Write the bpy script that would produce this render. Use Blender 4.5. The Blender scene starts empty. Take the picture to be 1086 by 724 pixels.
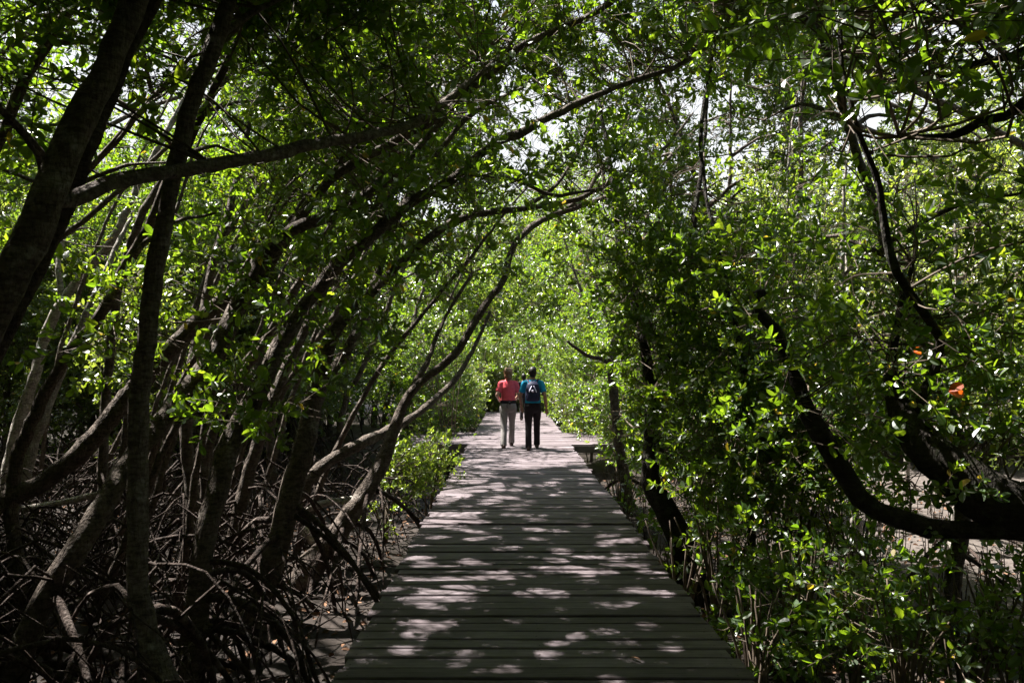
import bpy, math, random
import numpy as np

C = bpy.context
SC = C.scene
COL = SC.collection
RNG = np.random.default_rng(7)
random.seed(7)
R = math.radians

# ------------------------------------------------------------------ camera geometry
FPX, CX, CY = 852.0, 543.0, 362.0
EYE = 1.65
TH = math.atan(28.0 / 852.0)
GZ = -0.75                                   # mud level below the deck surface
XL, XR = -0.95, 1.27                         # deck edges


def P(px, py, d):
    """a point of the place seen at pixel (px,py) whose distance ahead is d metres"""
    u, v = (px - CX) / FPX, (CY - py) / FPX
    w = np.array([u, math.cos(TH) - v * math.sin(TH), math.sin(TH) + v * math.cos(TH)])
    w = w * (d / w[1])
    return np.array([w[0], w[1], w[2] + EYE])


SUN_EL, SUN_AZ = R(60), R(-60)
SUN = np.array([math.sin(SUN_AZ) * math.cos(SUN_EL), math.cos(SUN_AZ) * math.cos(SUN_EL), math.sin(SUN_EL)])

# ------------------------------------------------------------------ object helpers


def tag(o, label=None, cat=None, group=None, kind=None):
    if label:
        o['label'] = label
    if cat:
        o['category'] = cat
    if group:
        o['group'] = group
    if kind:
        o['kind'] = kind
    return o


def thing(name, label, cat, loc=(0, 0, 0), group=None):
    o = bpy.data.objects.new(name, None)
    o.empty_display_size = 0.2
    COL.objects.link(o)
    o.location = loc
    return tag(o, label, cat, group)


class Buf:
    """numpy mesh buffer: quads and tris, material index and tint per face"""

    def __init__(self):
        self.v, self.l, self.n, self.m, self.t, self.k = [], [], [], [], [], 0

    def add(self, verts, faces, mat=0, tint=None):
        """faces: int array (F,3|4)"""
        verts = np.asarray(verts, np.float32).reshape(-1, 3)
        faces = np.asarray(faces, np.int32)
        self.v.append(verts)
        self.l.append((faces + self.k).ravel())
        self.n.append(np.full(len(faces), faces.shape[1], np.int32))
        self.m.append(np.full(len(faces), mat, np.int32))
        self.t.append(np.zeros(len(faces), np.float32) + (0.5 if tint is None else np.asarray(tint, np.float32)))
        self.k += len(verts)

    def mesh(self, name, mats, smooth=True, origin=None):
        me = bpy.data.meshes.new(name)
        v = np.concatenate(self.v)
        if origin is not None:
            v = v - np.asarray(origin, np.float32)
        l = np.concatenate(self.l)
        n = np.concatenate(self.n)
        me.vertices.add(len(v))
        me.vertices.foreach_set('co', v.ravel())
        me.loops.add(len(l))
        me.loops.foreach_set('vertex_index', l)
        me.polygons.add(len(n))
        st = np.concatenate([[0], np.cumsum(n)[:-1]]).astype(np.int32)
        me.polygons.foreach_set('loop_start', st)
        me.polygons.foreach_set('material_index', np.concatenate(self.m))
        me.polygons.foreach_set('use_smooth', np.full(len(n), bool(smooth)))
        a = me.attributes.new('tint', 'FLOAT', 'FACE')
        a.data.foreach_set('value', np.concatenate(self.t))
        for m in mats:
            me.materials.append(m)
        me.update(calc_edges=True)
        return me

    def obj(self, name, mats, parent=None, smooth=True, origin=None):
        if not isinstance(mats, (list, tuple)):
            mats = [mats]
        if parent is not None and origin is None:
            origin = parent.location
        o = bpy.data.objects.new(name, self.mesh(name, mats, smooth, origin))
        COL.objects.link(o)
        if parent is not None:
            o.parent = parent
        elif origin is not None:
            o.location = origin
        return o

    # ---- shapes
    def box(self, c, s, mat=0, rot=0.0, tint=None):
        c = np.asarray(c, float)
        x, y, z = np.asarray(s, float) / 2
        v = np.array([[-x, -y, -z], [x, -y, -z], [x, y, -z], [-x, y, -z], [-x, -y, z], [x, -y, z], [x, y, z], [-x, y, z]])
        if rot:
            cr, sr = math.cos(rot), math.sin(rot)
            v = v @ np.array([[cr, sr, 0], [-sr, cr, 0], [0, 0, 1]])
        f = [[0, 3, 2, 1], [4, 5, 6, 7], [0, 1, 5, 4], [1, 2, 6, 5], [2, 3, 7, 6], [3, 0, 4, 7]]
        self.add(v + c, f, mat, tint)

    def tube(self, pts, rad, sides=8, mat=0, rough=0.0, cap=True, flat=None, tint=None):
        pts = np.asarray(pts, float)
        n = len(pts)
        rad = np.interp(np.linspace(0, 1, n), np.linspace(0, 1, len(np.atleast_1d(rad))), np.atleast_1d(rad))
        tan = np.gradient(pts, axis=0)
        tan /= np.linalg.norm(tan, axis=1)[:, None] + 1e-9
        up = np.array([0, 0, 1.0]) if abs(tan[0][2]) < 0.9 else np.array([1.0, 0, 0])
        u = np.cross(tan[0], up)
        u /= np.linalg.norm(u)
        a = np.linspace(0, 2 * math.pi, sides, endpoint=False)
        out = []
        ph = RNG.uniform(0, 6.28, 4)
        for i in range(n):
            u = u - tan[i] * np.dot(u, tan[i])
            u /= np.linalg.norm(u) + 1e-9
            w = np.cross(tan[i], u)
            r = rad[i]
            if rough:
                r = r * (1 + rough * (np.sin(2 * a + ph[0] + i * 0.35) * 0.5 + np.sin(3 * a + ph[1] - i * 0.5) * 0.4) + rough * RNG.normal(0, 0.45, sides))
            else:
                r = np.full(sides, r)
            fl = 1.0 if flat is None else flat
            out.append(pts[i] + (np.cos(a) * r)[:, None] * u + (np.sin(a) * r * fl)[:, None] * w)
        v = np.concatenate(out + [pts[:1] - tan[:1] * rad[0] * 0.5, pts[-1:] + tan[-1:] * rad[-1] * 0.7])
        i = np.arange(n - 1)[:, None] * sides
        j = np.arange(sides)[None, :]
        j2 = (j + 1) % sides
        f = np.stack([i + j, i + j2, i + sides + j2, i + sides + j], -1).reshape(-1, 4)
        base = self.k
        self.add(v, f, mat, tint)
        if cap:
            j = np.arange(sides)
            j2 = (j + 1) % sides
            b0, b1 = n * sides, n * sides + 1
            t0 = np.stack([j2, j, np.full(sides, b0)], -1)
            t1 = np.stack([(n - 1) * sides + j, (n - 1) * sides + j2, np.full(sides, b1)], -1)
            f = np.concatenate([t0, t1]) + base - self.k
            self.add(np.zeros((0, 3)), f, mat, tint)

    def loft(self, rings, sides=20, mat=0):
        """rings: (x, y, z, rx, ry) horizontal ellipses from low to high"""
        a = np.linspace(0, 2 * math.pi, sides, endpoint=False)
        v = [np.stack([x + np.cos(a) * rx, y + np.sin(a) * ry, np.full(sides, z)], -1) for x, y, z, rx, ry in rings]
        n = len(rings)
        v = np.concatenate(v + [np.array([rings[0][:3]]), np.array([rings[-1][:3]])])
        i = np.arange(n - 1)[:, None] * sides
        j = np.arange(sides)[None, :]
        j2 = (j + 1) % sides
        base = self.k
        self.add(v, np.stack([i + j, i + j2, i + sides + j2, i + sides + j], -1).reshape(-1, 4), mat)
        j = np.arange(sides)
        j2 = (j + 1) % sides
        t0 = np.stack([j2, j, np.full(sides, n * sides)], -1)
        t1 = np.stack([(n - 1) * sides + j, (n - 1) * sides + j2, np.full(sides, n * sides + 1)], -1)
        self.add(np.zeros((0, 3)), np.concatenate([t0, t1]) + base - self.k, mat)

    def ball(self, c, r, mat=0, seg=16, rings=10):
        rr = []
        c = np.asarray(c, float)
        r = np.asarray(r, float) * np.ones(3)
        for k in range(1, rings):
            t = math.pi * k / rings
            rr.append((c[0], c[1], c[2] - math.cos(t) * r[2], math.sin(t) * r[0], math.sin(t) * r[1]))
        rr[0] = (c[0], c[1], c[2] - r[2] * math.cos(math.pi / rings), rr[0][3], rr[0][4])
        self.loft(rr, seg, mat)


def spline(pts, step=0.12, jit=0.0):
    """Catmull-Rom through pts, resampled about every step metres"""
    p = np.asarray(pts, float)
    if len(p) == 2:
        p = np.array([p[0], p.mean(0), p[1]])
    q = np.concatenate([[2 * p[0] - p[1]], p, [2 * p[-1] - p[-2]]])
    out = []
    for i in range(len(p) - 1):
        a, b, c, d = q[i], q[i + 1], q[i + 2], q[i + 3]
        n = max(2, int(np.linalg.norm(c[:3] - b[:3]) / step))
        t = np.linspace(0, 1, n, endpoint=False)[:, None]
        out.append(0.5 * (2 * b + (c - a) * t + (2 * a - 5 * b + 4 * c - d) * t ** 2 + (3 * b - a - 3 * c + d) * t ** 3))
    out = np.concatenate(out + [p[-1:]])
    if jit:
        k = np.cumsum(RNG.normal(0, jit, (len(out), 3)), axis=0)
        k -= np.linspace(0, 1, len(out))[:, None] * k[-1]
        out[:, :3] += k
    return out


# ------------------------------------------------------------------ materials


def material(name):
    m = bpy.data.materials.new(name)
    m.use_nodes = True
    nt = m.node_tree
    nt.nodes.clear()
    out = nt.nodes.new('ShaderNodeOutputMaterial')
    return m, nt, out


def N(nt, t, **kw):
    n = nt.nodes.new(t)
    for k, v in kw.items():
        if k in n.inputs:
            n.inputs[k].default_value = v
        else:
            setattr(n, k, v)
    return n


def ramp(nt, stops):
    r = nt.nodes.new('ShaderNodeValToRGB')
    e = r.color_ramp.elements
    e[0].position, e[0].color = stops[0][0], (*stops[0][1], 1)
    e[1].position, e[1].color = stops[-1][0], (*stops[-1][1], 1)
    for p, c in stops[1:-1]:
        k = e.new(p)
        k.color = (*c, 1)
    return r


def plain(name, col, rough=0.7, var=0.15, scale=40.0, bump=0.0, spec=0.3):
    m, nt, out = material(name)
    L = nt.links.new
    tc = N(nt, 'ShaderNodeTexCoord')
    nz = N(nt, 'ShaderNodeTexNoise', Scale=scale, Detail=4.0)
    L(tc.outputs['Object'], nz.inputs['Vector'])
    c = np.array(col)
    rp = ramp(nt, [(0.3, tuple(c * (1 - var))), (0.7, tuple(np.minimum(c * (1 + var), 1)))])
    L(nz.outputs['Fac'], rp.inputs['Fac'])
    b = N(nt, 'ShaderNodeBsdfPrincipled', Roughness=rough)
    b.inputs['Specular IOR Level'].default_value = spec
    L(rp.outputs['Color'], b.inputs['Base Color'])
    if bump:
        bp = N(nt, 'ShaderNodeBump', Strength=bump, Distance=0.01)
        L(nz.outputs['Fac'], bp.inputs['Height'])
        L(bp.outputs['Normal'], b.inputs['Normal'])
    L(b.outputs['BSDF'], out.inputs['Surface'])
    return m


def bark(name, dark, light, patch, ring=14.0):
    m, nt, out = material(name)
    L = nt.links.new
    tc = N(nt, 'ShaderNodeTexCoord')
    n1 = N(nt, 'ShaderNodeTexNoise', Scale=16.0, Detail=9.0, Roughness=0.75)
    mp = N(nt, 'ShaderNodeMapping')
    mp.inputs['Scale'].default_value = (1, 1, 0.35)
    L(tc.outputs['Object'], mp.inputs['Vector'])
    L(mp.outputs['Vector'], n1.inputs['Vector'])
    r1 = ramp(nt, [(0.32, dark), (0.68, light)])
    L(n1.outputs['Fac'], r1.inputs['Fac'])
    n2 = N(nt, 'ShaderNodeTexNoise', Scale=4.5, Detail=5.0, Roughness=0.7)
    L(tc.outputs['Object'], n2.inputs['Vector'])
    r2 = ramp(nt, [(0.56, (0, 0, 0)), (0.68, (1, 1, 1))])
    L(n2.outputs['Fac'], r2.inputs['Fac'])
    mx = N(nt, 'ShaderNodeMixRGB')
    mx.inputs['Color2'].default_value = (*patch, 1)
    L(r2.outputs['Color'], mx.inputs['Fac'])
    L(r1.outputs['Color'], mx.inputs['Color1'])
    wv = N(nt, 'ShaderNodeTexWave', Scale=ring * 0.12, Distortion=3.5, bands_direction='Z')
    wv.inputs['Detail'].default_value = 3.0
    L(tc.outputs['Object'], wv.inputs['Vector'])
    n3 = N(nt, 'ShaderNodeTexNoise', Scale=55.0, Detail=5.0)
    L(mp.outputs['Vector'], n3.inputs['Vector'])
    ad = N(nt, 'ShaderNodeMath', operation='MULTIPLY_ADD')
    ad.inputs[1].default_value = 0.35
    L(wv.outputs['Fac'], ad.inputs[0])
    L(n3.outputs['Fac'], ad.inputs[2])
    bp = N(nt, 'ShaderNodeBump', Strength=1.0, Distance=0.035)
    L(ad.outputs[0], bp.inputs['Height'])
    b = N(nt, 'ShaderNodeBsdfPrincipled', Roughness=0.82)
    b.inputs['Specular IOR Level'].default_value = 0.25
    # dark cracks and ring scars in the bark itself
    r4 = ramp(nt, [(0.40, (0.35, 0.33, 0.31)), (0.56, (1, 1, 1))])
    n4 = N(nt, 'ShaderNodeTexNoise', Scale=30.0, Detail=6.0, Roughness=0.7)
    mq = N(nt, 'ShaderNodeMapping')
    mq.inputs['Scale'].default_value = (0.55, 0.55, 1.6)
    L(tc.outputs['Object'], mq.inputs['Vector'])
    L(mq.outputs['Vector'], n4.inputs['Vector'])
    L(n4.outputs['Fac'], r4.inputs['Fac'])
    m4 = N(nt, 'ShaderNodeMixRGB', blend_type='MULTIPLY')
    m4.inputs['Fac'].default_value = 0.85
    L(mx.outputs['Color'], m4.inputs['Color1'])
    L(r4.outputs['Color'], m4.inputs['Color2'])
    L(m4.outputs['Color'], b.inputs['Base Color'])
    L(bp.outputs['Normal'], b.inputs['Normal'])
    L(b.outputs['BSDF'], out.inputs['Surface'])
    return m


def leaf_mat(name, stops, tstops, gloss=0.07, rough=0.32, tfac=0.5):
    m, nt, out = material(name)
    L = nt.links.new
    at = N(nt, 'ShaderNodeAttribute', attribute_name='tint')
    r1, r2 = ramp(nt, stops), ramp(nt, tstops)
    L(at.outputs['Fac'], r1.inputs['Fac'])
    L(at.outputs['Fac'], r2.inputs['Fac'])
    df, tr = N(nt, 'ShaderNodeBsdfDiffuse'), N(nt, 'ShaderNodeBsdfTranslucent')
    L(r1.outputs['Color'], df.inputs['Color'])
    L(r2.outputs['Color'], tr.inputs['Color'])
    mx = N(nt, 'ShaderNodeMixShader')
    mx.inputs[0].default_value = tfac
    L(df.outputs[0], mx.inputs[1])
    L(tr.outputs[0], mx.inputs[2])
    gl = N(nt, 'ShaderNodeBsdfGlossy', Roughness=rough)
    lw = N(nt, 'ShaderNodeLayerWeight', Blend=0.25)
    ma = N(nt, 'ShaderNodeMath', operation='MULTIPLY_ADD')
    ma.inputs[1].default_value = 0.25
    ma.inputs[2].default_value = gloss
    L(lw.outputs['Fresnel'], ma.inputs[0])
    m2 = N(nt, 'ShaderNodeMixShader')
    L(ma.outputs[0], m2.inputs[0])
    L(mx.outputs[0], m2.inputs[1])
    L(gl.outputs[0], m2.inputs[2])
    L(m2.outputs[0], out.inputs['Surface'])
    return m


BARK_DARK = bark('bark_grey_brown', (0.065, 0.05, 0.041), (0.19, 0.152, 0.125), (0.30, 0.27, 0.24))
BARK_LIFTED = bark('bark_lifted', (0.11, 0.088, 0.075), (0.30, 0.25, 0.215), (0.42, 0.39, 0.355))  # bark lightened to make up for light missing on two near trunks
BARK_PALE = bark('bark_pale_grey', (0.24, 0.215, 0.19), (0.46, 0.42, 0.38), (0.55, 0.52, 0.48))  # pale bark, brightened to stand in for sun on the far left stems
BARK_SHADED = bark('bark_shaded', (0.022, 0.018, 0.014), (0.065, 0.053, 0.043), (0.09, 0.10, 0.065))  # darkened copy of the bark, shade put into its colour
ROOT = bark('root_bark', (0.028, 0.019, 0.015), (0.10, 0.07, 0.057), (0.20, 0.16, 0.14), 20)
TWIG = plain('twig_bark', (0.13, 0.10, 0.075), 0.8, 0.4, 20)
DEADWOOD = bark('bleached_wood', (0.30, 0.26, 0.22), (0.58, 0.53, 0.47), (0.66, 0.62, 0.56))

LEAF = leaf_mat('leaf_mangrove',
                [(0.0, (0.022, 0.05, 0.012)), (0.5, (0.04, 0.085, 0.02)), (0.93, (0.07, 0.12, 0.025)), (1.0, (0.30, 0.22, 0.02))],
                [(0.0, (0.17, 0.33, 0.010)), (0.5, (0.31, 0.50, 0.018)), (0.93, (0.52, 0.64, 0.03)), (1.0, (0.75, 0.55, 0.04))], 0.045, 0.42)
LEAF_SMALL = leaf_mat('leaf_small',
                      [(0.0, (0.03, 0.06, 0.02)), (0.5, (0.055, 0.095, 0.032)), (0.95, (0.09, 0.13, 0.04)), (1.0, (0.28, 0.22, 0.04))],
                      [(0.0, (0.24, 0.36, 0.03)), (0.5, (0.40, 0.53, 0.05)), (0.95, (0.56, 0.64, 0.08)), (1.0, (0.7, 0.55, 0.05))], 0.07, 0.4)
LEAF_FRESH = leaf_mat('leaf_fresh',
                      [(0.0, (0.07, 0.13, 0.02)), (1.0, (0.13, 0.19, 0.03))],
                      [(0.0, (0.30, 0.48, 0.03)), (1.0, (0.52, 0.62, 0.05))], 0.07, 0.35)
LEAF_ORANGE = leaf_mat('leaf_orange', [(0.0, (0.50, 0.07, 0.012)), (1.0, (0.6, 0.10, 0.02))],
                       [(0.0, (0.92, 0.15, 0.015)), (1.0, (0.92, 0.2, 0.02))], 0.05, 0.4)
LITTER = plain('dead_leaf', (0.19, 0.10, 0.055), 0.75, 0.5, 6)

# mud
m, nt, out = material('wet_mud')
L = nt.links.new
tc = N(nt, 'ShaderNodeTexCoord')
n1 = N(nt, 'ShaderNodeTexNoise', Scale=0.7, Detail=8.0, Roughness=0.62)
n2 = N(nt, 'ShaderNodeTexNoise', Scale=14.0, Detail=8.0, Roughness=0.7)
L(tc.outputs['Object'], n1.inputs['Vector'])
L(tc.outputs['Object'], n2.inputs['Vector'])
r1 = ramp(nt, [(0.34, (0.022, 0.017, 0.014)), (0.56, (0.045, 0.036, 0.031)), (0.74, (0.09, 0.075, 0.068))])
L(n1.outputs['Fac'], r1.inputs['Fac'])
r2 = ramp(nt, [(0.35, (0.45, 0.42, 0.4)), (0.65, (1, 1, 1))])
L(n2.outputs['Fac'], r2.inputs['Fac'])
mx = N(nt, 'ShaderNodeMixRGB', blend_type='MULTIPLY')
mx.inputs['Fac'].default_value = 0.8
L(r1.outputs['Color'], mx.inputs['Color1'])
L(r2.outputs['Color'], mx.inputs['Color2'])
rr = ramp(nt, [(0.30, (0.5, 0.5, 0.5)), (0.6, (0.75, 0.75, 0.75))])
L(n1.outputs['Fac'], rr.inputs['Fac'])
bp = N(nt, 'ShaderNodeBump', Strength=0.6, Distance=0.03)
L(n2.outputs['Fac'], bp.inputs['Height'])
b = N(nt, 'ShaderNodeBsdfPrincipled')
b.inputs['Specular IOR Level'].default_value = 0.12
spx = N(nt, 'ShaderNodeSeparateXYZ')
L(tc.outputs['Object'], spx.inputs[0])
mrx = N(nt, 'ShaderNodeMapRange')
for k_, v_ in (('From Min', 2.6), ('From Max', 5.5)):
    mrx.inputs[k_].default_value = v_
L(spx.outputs['X'], mrx.inputs['Value'])
silt = N(nt, 'ShaderNodeMixRGB')
L(mrx.outputs[0], silt.inputs['Fac'])
L(mx.outputs['Color'], silt.inputs['Color1'])
rs_ = ramp(nt, [(0.3, (0.05, 0.042, 0.037)), (0.7, (0.15, 0.128, 0.115))])
L(n2.outputs['Fac'], rs_.inputs['Fac'])
L(rs_.outputs['Color'], silt.inputs['Color2'])
L(silt.outputs['Color'], b.inputs['Base Color'])
L(rr.outputs['Color'], b.inputs['Roughness'])
L(bp.outputs['Normal'], b.inputs['Normal'])
L(b.outputs['BSDF'], out.inputs['Surface'])
MUD = m

# weathered deck wood: grain along X, tone per board
m, nt, out = material('weathered_boards')
L = nt.links.new
tc = N(nt, 'ShaderNodeTexCoord')
at = N(nt, 'ShaderNodeAttribute', attribute_name='tint')
mp = N(nt, 'ShaderNodeMapping')
mp.inputs['Scale'].default_value = (1.6, 38.0, 10.0)
L(tc.outputs['Object'], mp.inputs['Vector'])
g = N(nt, 'ShaderNodeTexNoise', Scale=1.6, Detail=7.0, Roughness=0.65)
L(mp.outputs['Vector'], g.inputs['Vector'])
r1 = ramp(nt, [(0.3, (0.125, 0.103, 0.112)), (0.55, (0.22, 0.184, 0.20)), (0.75, (0.305, 0.258, 0.28))])
L(g.outputs['Fac'], r1.inputs['Fac'])
r2 = ramp(nt, [(0.0, (0.6, 0.57, 0.57)), (1.0, (1.0, 1.0, 1.0))])
L(at.outputs['Fac'], r2.inputs['Fac'])
mx = N(nt, 'ShaderNodeMixRGB', blend_type='MULTIPLY')
mx.inputs['Fac'].default_value = 1.0
L(r1.outputs['Color'], mx.inputs['Color1'])
L(r2.outputs['Color'], mx.inputs['Color2'])
n2 = N(nt, 'ShaderNodeTexNoise', Scale=2.3, Detail=6.0, Roughness=0.7)
L(tc.outputs['Object'], n2.inputs['Vector'])
r3 = ramp(nt, [(0.36, (0.6, 0.58, 0.56)), (0.6, (1, 1, 1))])
L(n2.outputs['Fac'], r3.inputs['Fac'])
m3 = N(nt, 'ShaderNodeMixRGB', blend_type='MULTIPLY')
m3.inputs['Fac'].default_value = 0.8
L(mx.outputs['Color'], m3.inputs['Color1'])
L(r3.outputs['Color'], m3.inputs['Color2'])
bp = N(nt, 'ShaderNodeBump', Strength=0.5, Distance=0.006)
L(g.outputs['Fac'], bp.inputs['Height'])
b = N(nt, 'ShaderNodeBsdfPrincipled', Roughness=0.72)
b.inputs['Specular IOR Level'].default_value = 0.25
L(m3.outputs['Color'], b.inputs['Base Color'])
L(bp.outputs['Normal'], b.inputs['Normal'])
L(b.outputs['BSDF'], out.inputs['Surface'])
BOARDS = m
BEAM = plain('weathered_beam', (0.16, 0.14, 0.13), 0.85, 0.35, 8, 0.4)

# ------------------------------------------------------------------ light shafts: gaps carved in the canopy to place the sunlight
SHAFT_O, SHAFT_R = [], []


def shaft(p, r):
    SHAFT_O.append(np.asarray(p, float))
    SHAFT_R.append(r)


rs = np.random.default_rng(21)
# flecks on the near boards
for _ in range(130):
    y = 3.4 + 12.5 * rs.random() ** 1.2
    x = rs.uniform(XL, XR)
    shaft((x, y, 0), rs.uniform(0.028, 0.06) + 0.0055 * y)
for _ in range(26):
    shaft((rs.uniform(XL, XR), rs.uniform(3.5, 7.5), 0), rs.uniform(0.03, 0.062))
for _ in range(30):                                     # brighter drifts
    k = rs.integers(0, 6)
    cx, cy = [(-0.5, 6.6), (-0.35, 8.3), (0.45, 9.5), (-0.6, 5.6), (0.9, 7.6), (0.2, 12.0)][k]
    shaft((cx + rs.normal(0, 0.33), cy + rs.normal(0, 0.35), 0), rs.uniform(0.06, 0.12))
# the sunny stretch round the walkers
for _ in range(95):
    shaft((rs.uniform(XL - 0.2, XR + 0.2), rs.uniform(13.6, 36), 0.0), rs.uniform(0.3, 0.85))
for q in [(-0.1, 16.8, 1.3), (0.42, 16.4, 1.2), (-0.1, 16.8, 0.7), (0.45, 16.4, 0.5), (0.3, 15.6, 0)]:
    shaft(q, 0.6)
BIG = []
# sunlit spots away from the boards: (pixel x, pixel y, distance, radius)
for px, py, d, r in [(405, 590, 10.0, 0.55), (390, 565, 11.3, 0.5), (428, 560, 11.6, 0.4), (265, 590, 10.0, 0.30), (330, 575, 9.2, 0.12), (310, 590, 9.5, 0.14),
                     (345, 540, 9.6, 0.12), (380, 530, 10.2, 0.12),
                     (60, 632, 5.4, 0.10), (25, 690, 4.9, 0.12), (45, 650, 5.3, 0.07), (75, 590, 5.5, 0.07), (55, 610, 5.5, 0.07), (95, 556, 5.7, 0.05), (10, 715, 4.7, 0.08), (225, 705, 5.1, 0.07),
                     (30, 420, 13, 0.55), (45, 375, 13, .5), (55, 345, 13, 0.5), (15, 480, 13, 0.4), (40, 460, 12, 0.3), (75, 310, 13, 0.5), (105, 270, 13.2, .4), (140, 200, 13.3, 0.4), (160, 165, 13.4, .4),
                     (460, 485, 12.0, 0.55), (445, 500, 12.0, 0.4), (408, 488, 11.6, 0.25), (420, 465, 11.6, 0.2),
                     (410, 460, 9.6, 0.13), (422, 430, 9.7, 0.13), (440, 402, 9.8, 0.13), (470, 380, 10, 0.13),
                     (180, 460, 7.0, 0.06), (195, 450, 7.0, 0.06), (330, 440, 8.0, 0.13), (350, 392, 8.0, 0.13),
                     (430, 140, 8.2, 0.12), (465, 112, 8.3, 0.12), (500, 85, 8.4, 0.10), (550, 250, 10.5, 0.1), (600, 218, 10.8, 0.12), (520, 230, 9.2, 0.1), (450, 275, 9.0, 0.1), (480, 240, 9.0, 0.1),
                     (640, 470, 15, 0.7), (620, 430, 18, 0.9), (660, 400, 17, 0.7), (600, 360, 24, 1.6), (560, 330, 26, 1.6), (620, 300, 22, 1.2),
                     (860, 560, 6.2, 0.06), (730, 575, 7.6, 0.08), (770, 560, 7.2, 0.05), (940, 610, 6.0, 0.08), (960, 660, 5.6, 0.09), (1000, 690, 5.3, 0.05), (845, 690, 5.2, 0.05), (880, 640, 5.8, 0.06), (1016, 415, 4.9, 0.22), (974, 373, 5.0, .14), (900, 580, 6.4, 0.08), (830, 610, 6.5, 0.05),
                     (1000, 30, 4.6, 0.3), (940, 130, 4.8, 0.3), (1035, 270, 4.8, 0.28), (980, 235, 4.9, 0.2), (900, 280, 5.2, 0.2), (1060, 370, 4.8, 0.22), (1020, 330, 4.9, 0.2), (870, 125, 4.9, 0.14)]:
    shaft(P(px, py, d), r)
for px, py, d in [(405, 590, 10.0), (425, 560, 11.5), (460, 485, 12.0), (30, 420, 13), (60, 330, 13), (140, 200, 13.3), (600, 360, 24), (560, 330, 26), (620, 300, 22)]:
    BIG.append((P(px, py, d), 1.5))
for y in (15, 17, 19, 21, 23, 25, 27, 29, 31, 33):
    BIG.append((np.array([.16, y, 0]), 1.2))
for px, py, d, r in [(940, 525, 15.2, 2.2), (1040, 520, 15.5, 2.4), (900, 230, 10.5, 1.5), (980, 300, 10.5, 1.5), (850, 160, 10, 1.2), (950, 150, 11, 1.4), (840, 280, 12, 1.3), (1050, 200, 10, 1.4), (1040, 380, 10, 1.0)]:
    shaft(P(px, py, d), r)
    BIG.append((P(px, py, d), r))
# scattered gaps that let sun into the left thicket
for _ in range(110):
    y = rs.uniform(8.5, 19)
    shaft((-2.4 - rs.random() * (.55 * y - 1), y, rs.uniform(1.2, 4.2)), rs.uniform(.18, .6))
for _ in range(75):
    y = rs.uniform(5.0, 15)
    shaft((-1.7 - rs.random() * (.5 * y - .4), y, rs.uniform(-.6, .25)), rs.uniform(.05, .16))
for _ in range(170):
    y = rs.uniform(5.5, 18)
    p_ = np.array([rs.uniform(-.42 * y - .5, .3 * y), y, rs.uniform(2.9, 5.2)])
    f_ = p_ - SUN * p_[2] / SUN[2]                        # where this gap would light the boards
    shaft(p_, rs.uniform(.04, .07) if XL - .3 < f_[0] < XR + .3 and f_[1] < 14 else rs.uniform(.09, .30))
for _ in range(200):
    p_ = P(rs.uniform(-20, 760), rs.uniform(-20, 330), rs.uniform(6, 14))
    f_ = p_ - SUN * p_[2] / SUN[2]
    shaft(p_, rs.uniform(.04, .065) if XL - .3 < f_[0] < XR + .3 and f_[1] < 14 else rs.uniform(.09, .26))
for _ in range(30):
    y = rs.uniform(7, 17)
    shaft((rs.uniform(.9, .5 * y), y, rs.uniform(.2, 4.0)), rs.uniform(.12, .35))
for _ in range(45):
    shaft((rs.uniform(1.0, 3.2), rs.uniform(8, 13.5), rs.uniform(1.0, 4.6)), rs.uniform(.10, .26))
for _ in range(16):
    shaft((rs.uniform(1.8, 5.5), rs.uniform(6.5, 17), rs.uniform(.4, 3.6)), rs.uniform(.15, .45))
SHAFT_O = np.array(SHAFT_O)
SHAFT_R = np.array(SHAFT_R)


def shafts_near(lo, hi):
    """the shafts whose line towards the sun crosses a box"""
    t = (hi[2] - SHAFT_O[:, 2]).clip(0) / SUN[2]
    a, b_ = SHAFT_O, SHAFT_O + t[:, None] * SUN
    mn, mxx = np.minimum(a, b_) - SHAFT_R[:, None], np.maximum(a, b_) + SHAFT_R[:, None]
    return np.nonzero(((mn[:, :2] < hi[:2]) & (mxx[:, :2] > lo[:2])).all(1))[0]


def in_gap(p, pad=0.0):
    """True for points standing in one of the canopy gaps"""
    hit = np.zeros(len(p), bool)
    if not len(p):
        return hit
    lo, hi = p.min(0), p.max(0)
    for i in shafts_near(lo, hi):
        w = p - SHAFT_O[i]
        t = w @ SUN
        r2 = (w * w).sum(1) - t * t
        hit |= (r2 < (SHAFT_R[i] + pad) ** 2) & (t > 0.35)
    return hit


# ------------------------------------------------------------------ foliage
def leaf_shape(lng, wid, fold, curl):
    """11 verts: base, three across at 0.2, 0.52 and 0.83, tip; along +X"""
    rows = [[0, 0, 0]]
    for t, wf, cz in ((.2, .62, .15), (.52, 1.0, .6), (.83, .72, 1.3)):
        w = wid * .5 * wf
        rows += [[t * lng, -w, fold * wf - curl * cz], [t * lng, 0, -curl * cz], [t * lng, w, fold * wf - curl * cz]]
    return np.array(rows + [[lng, 0, -curl * 2.0]])


LT = np.array([[0, 2, 1], [0, 3, 2], [7, 8, 10], [8, 9, 10]])
LQ = np.array([[1, 2, 5, 4], [2, 3, 6, 5], [4, 5, 8, 7], [5, 6, 9, 8]])
FT = np.array([[0, 4, 7, 10], [0, 10, 9, 6]])        # two-quad version for far crowns


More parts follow.
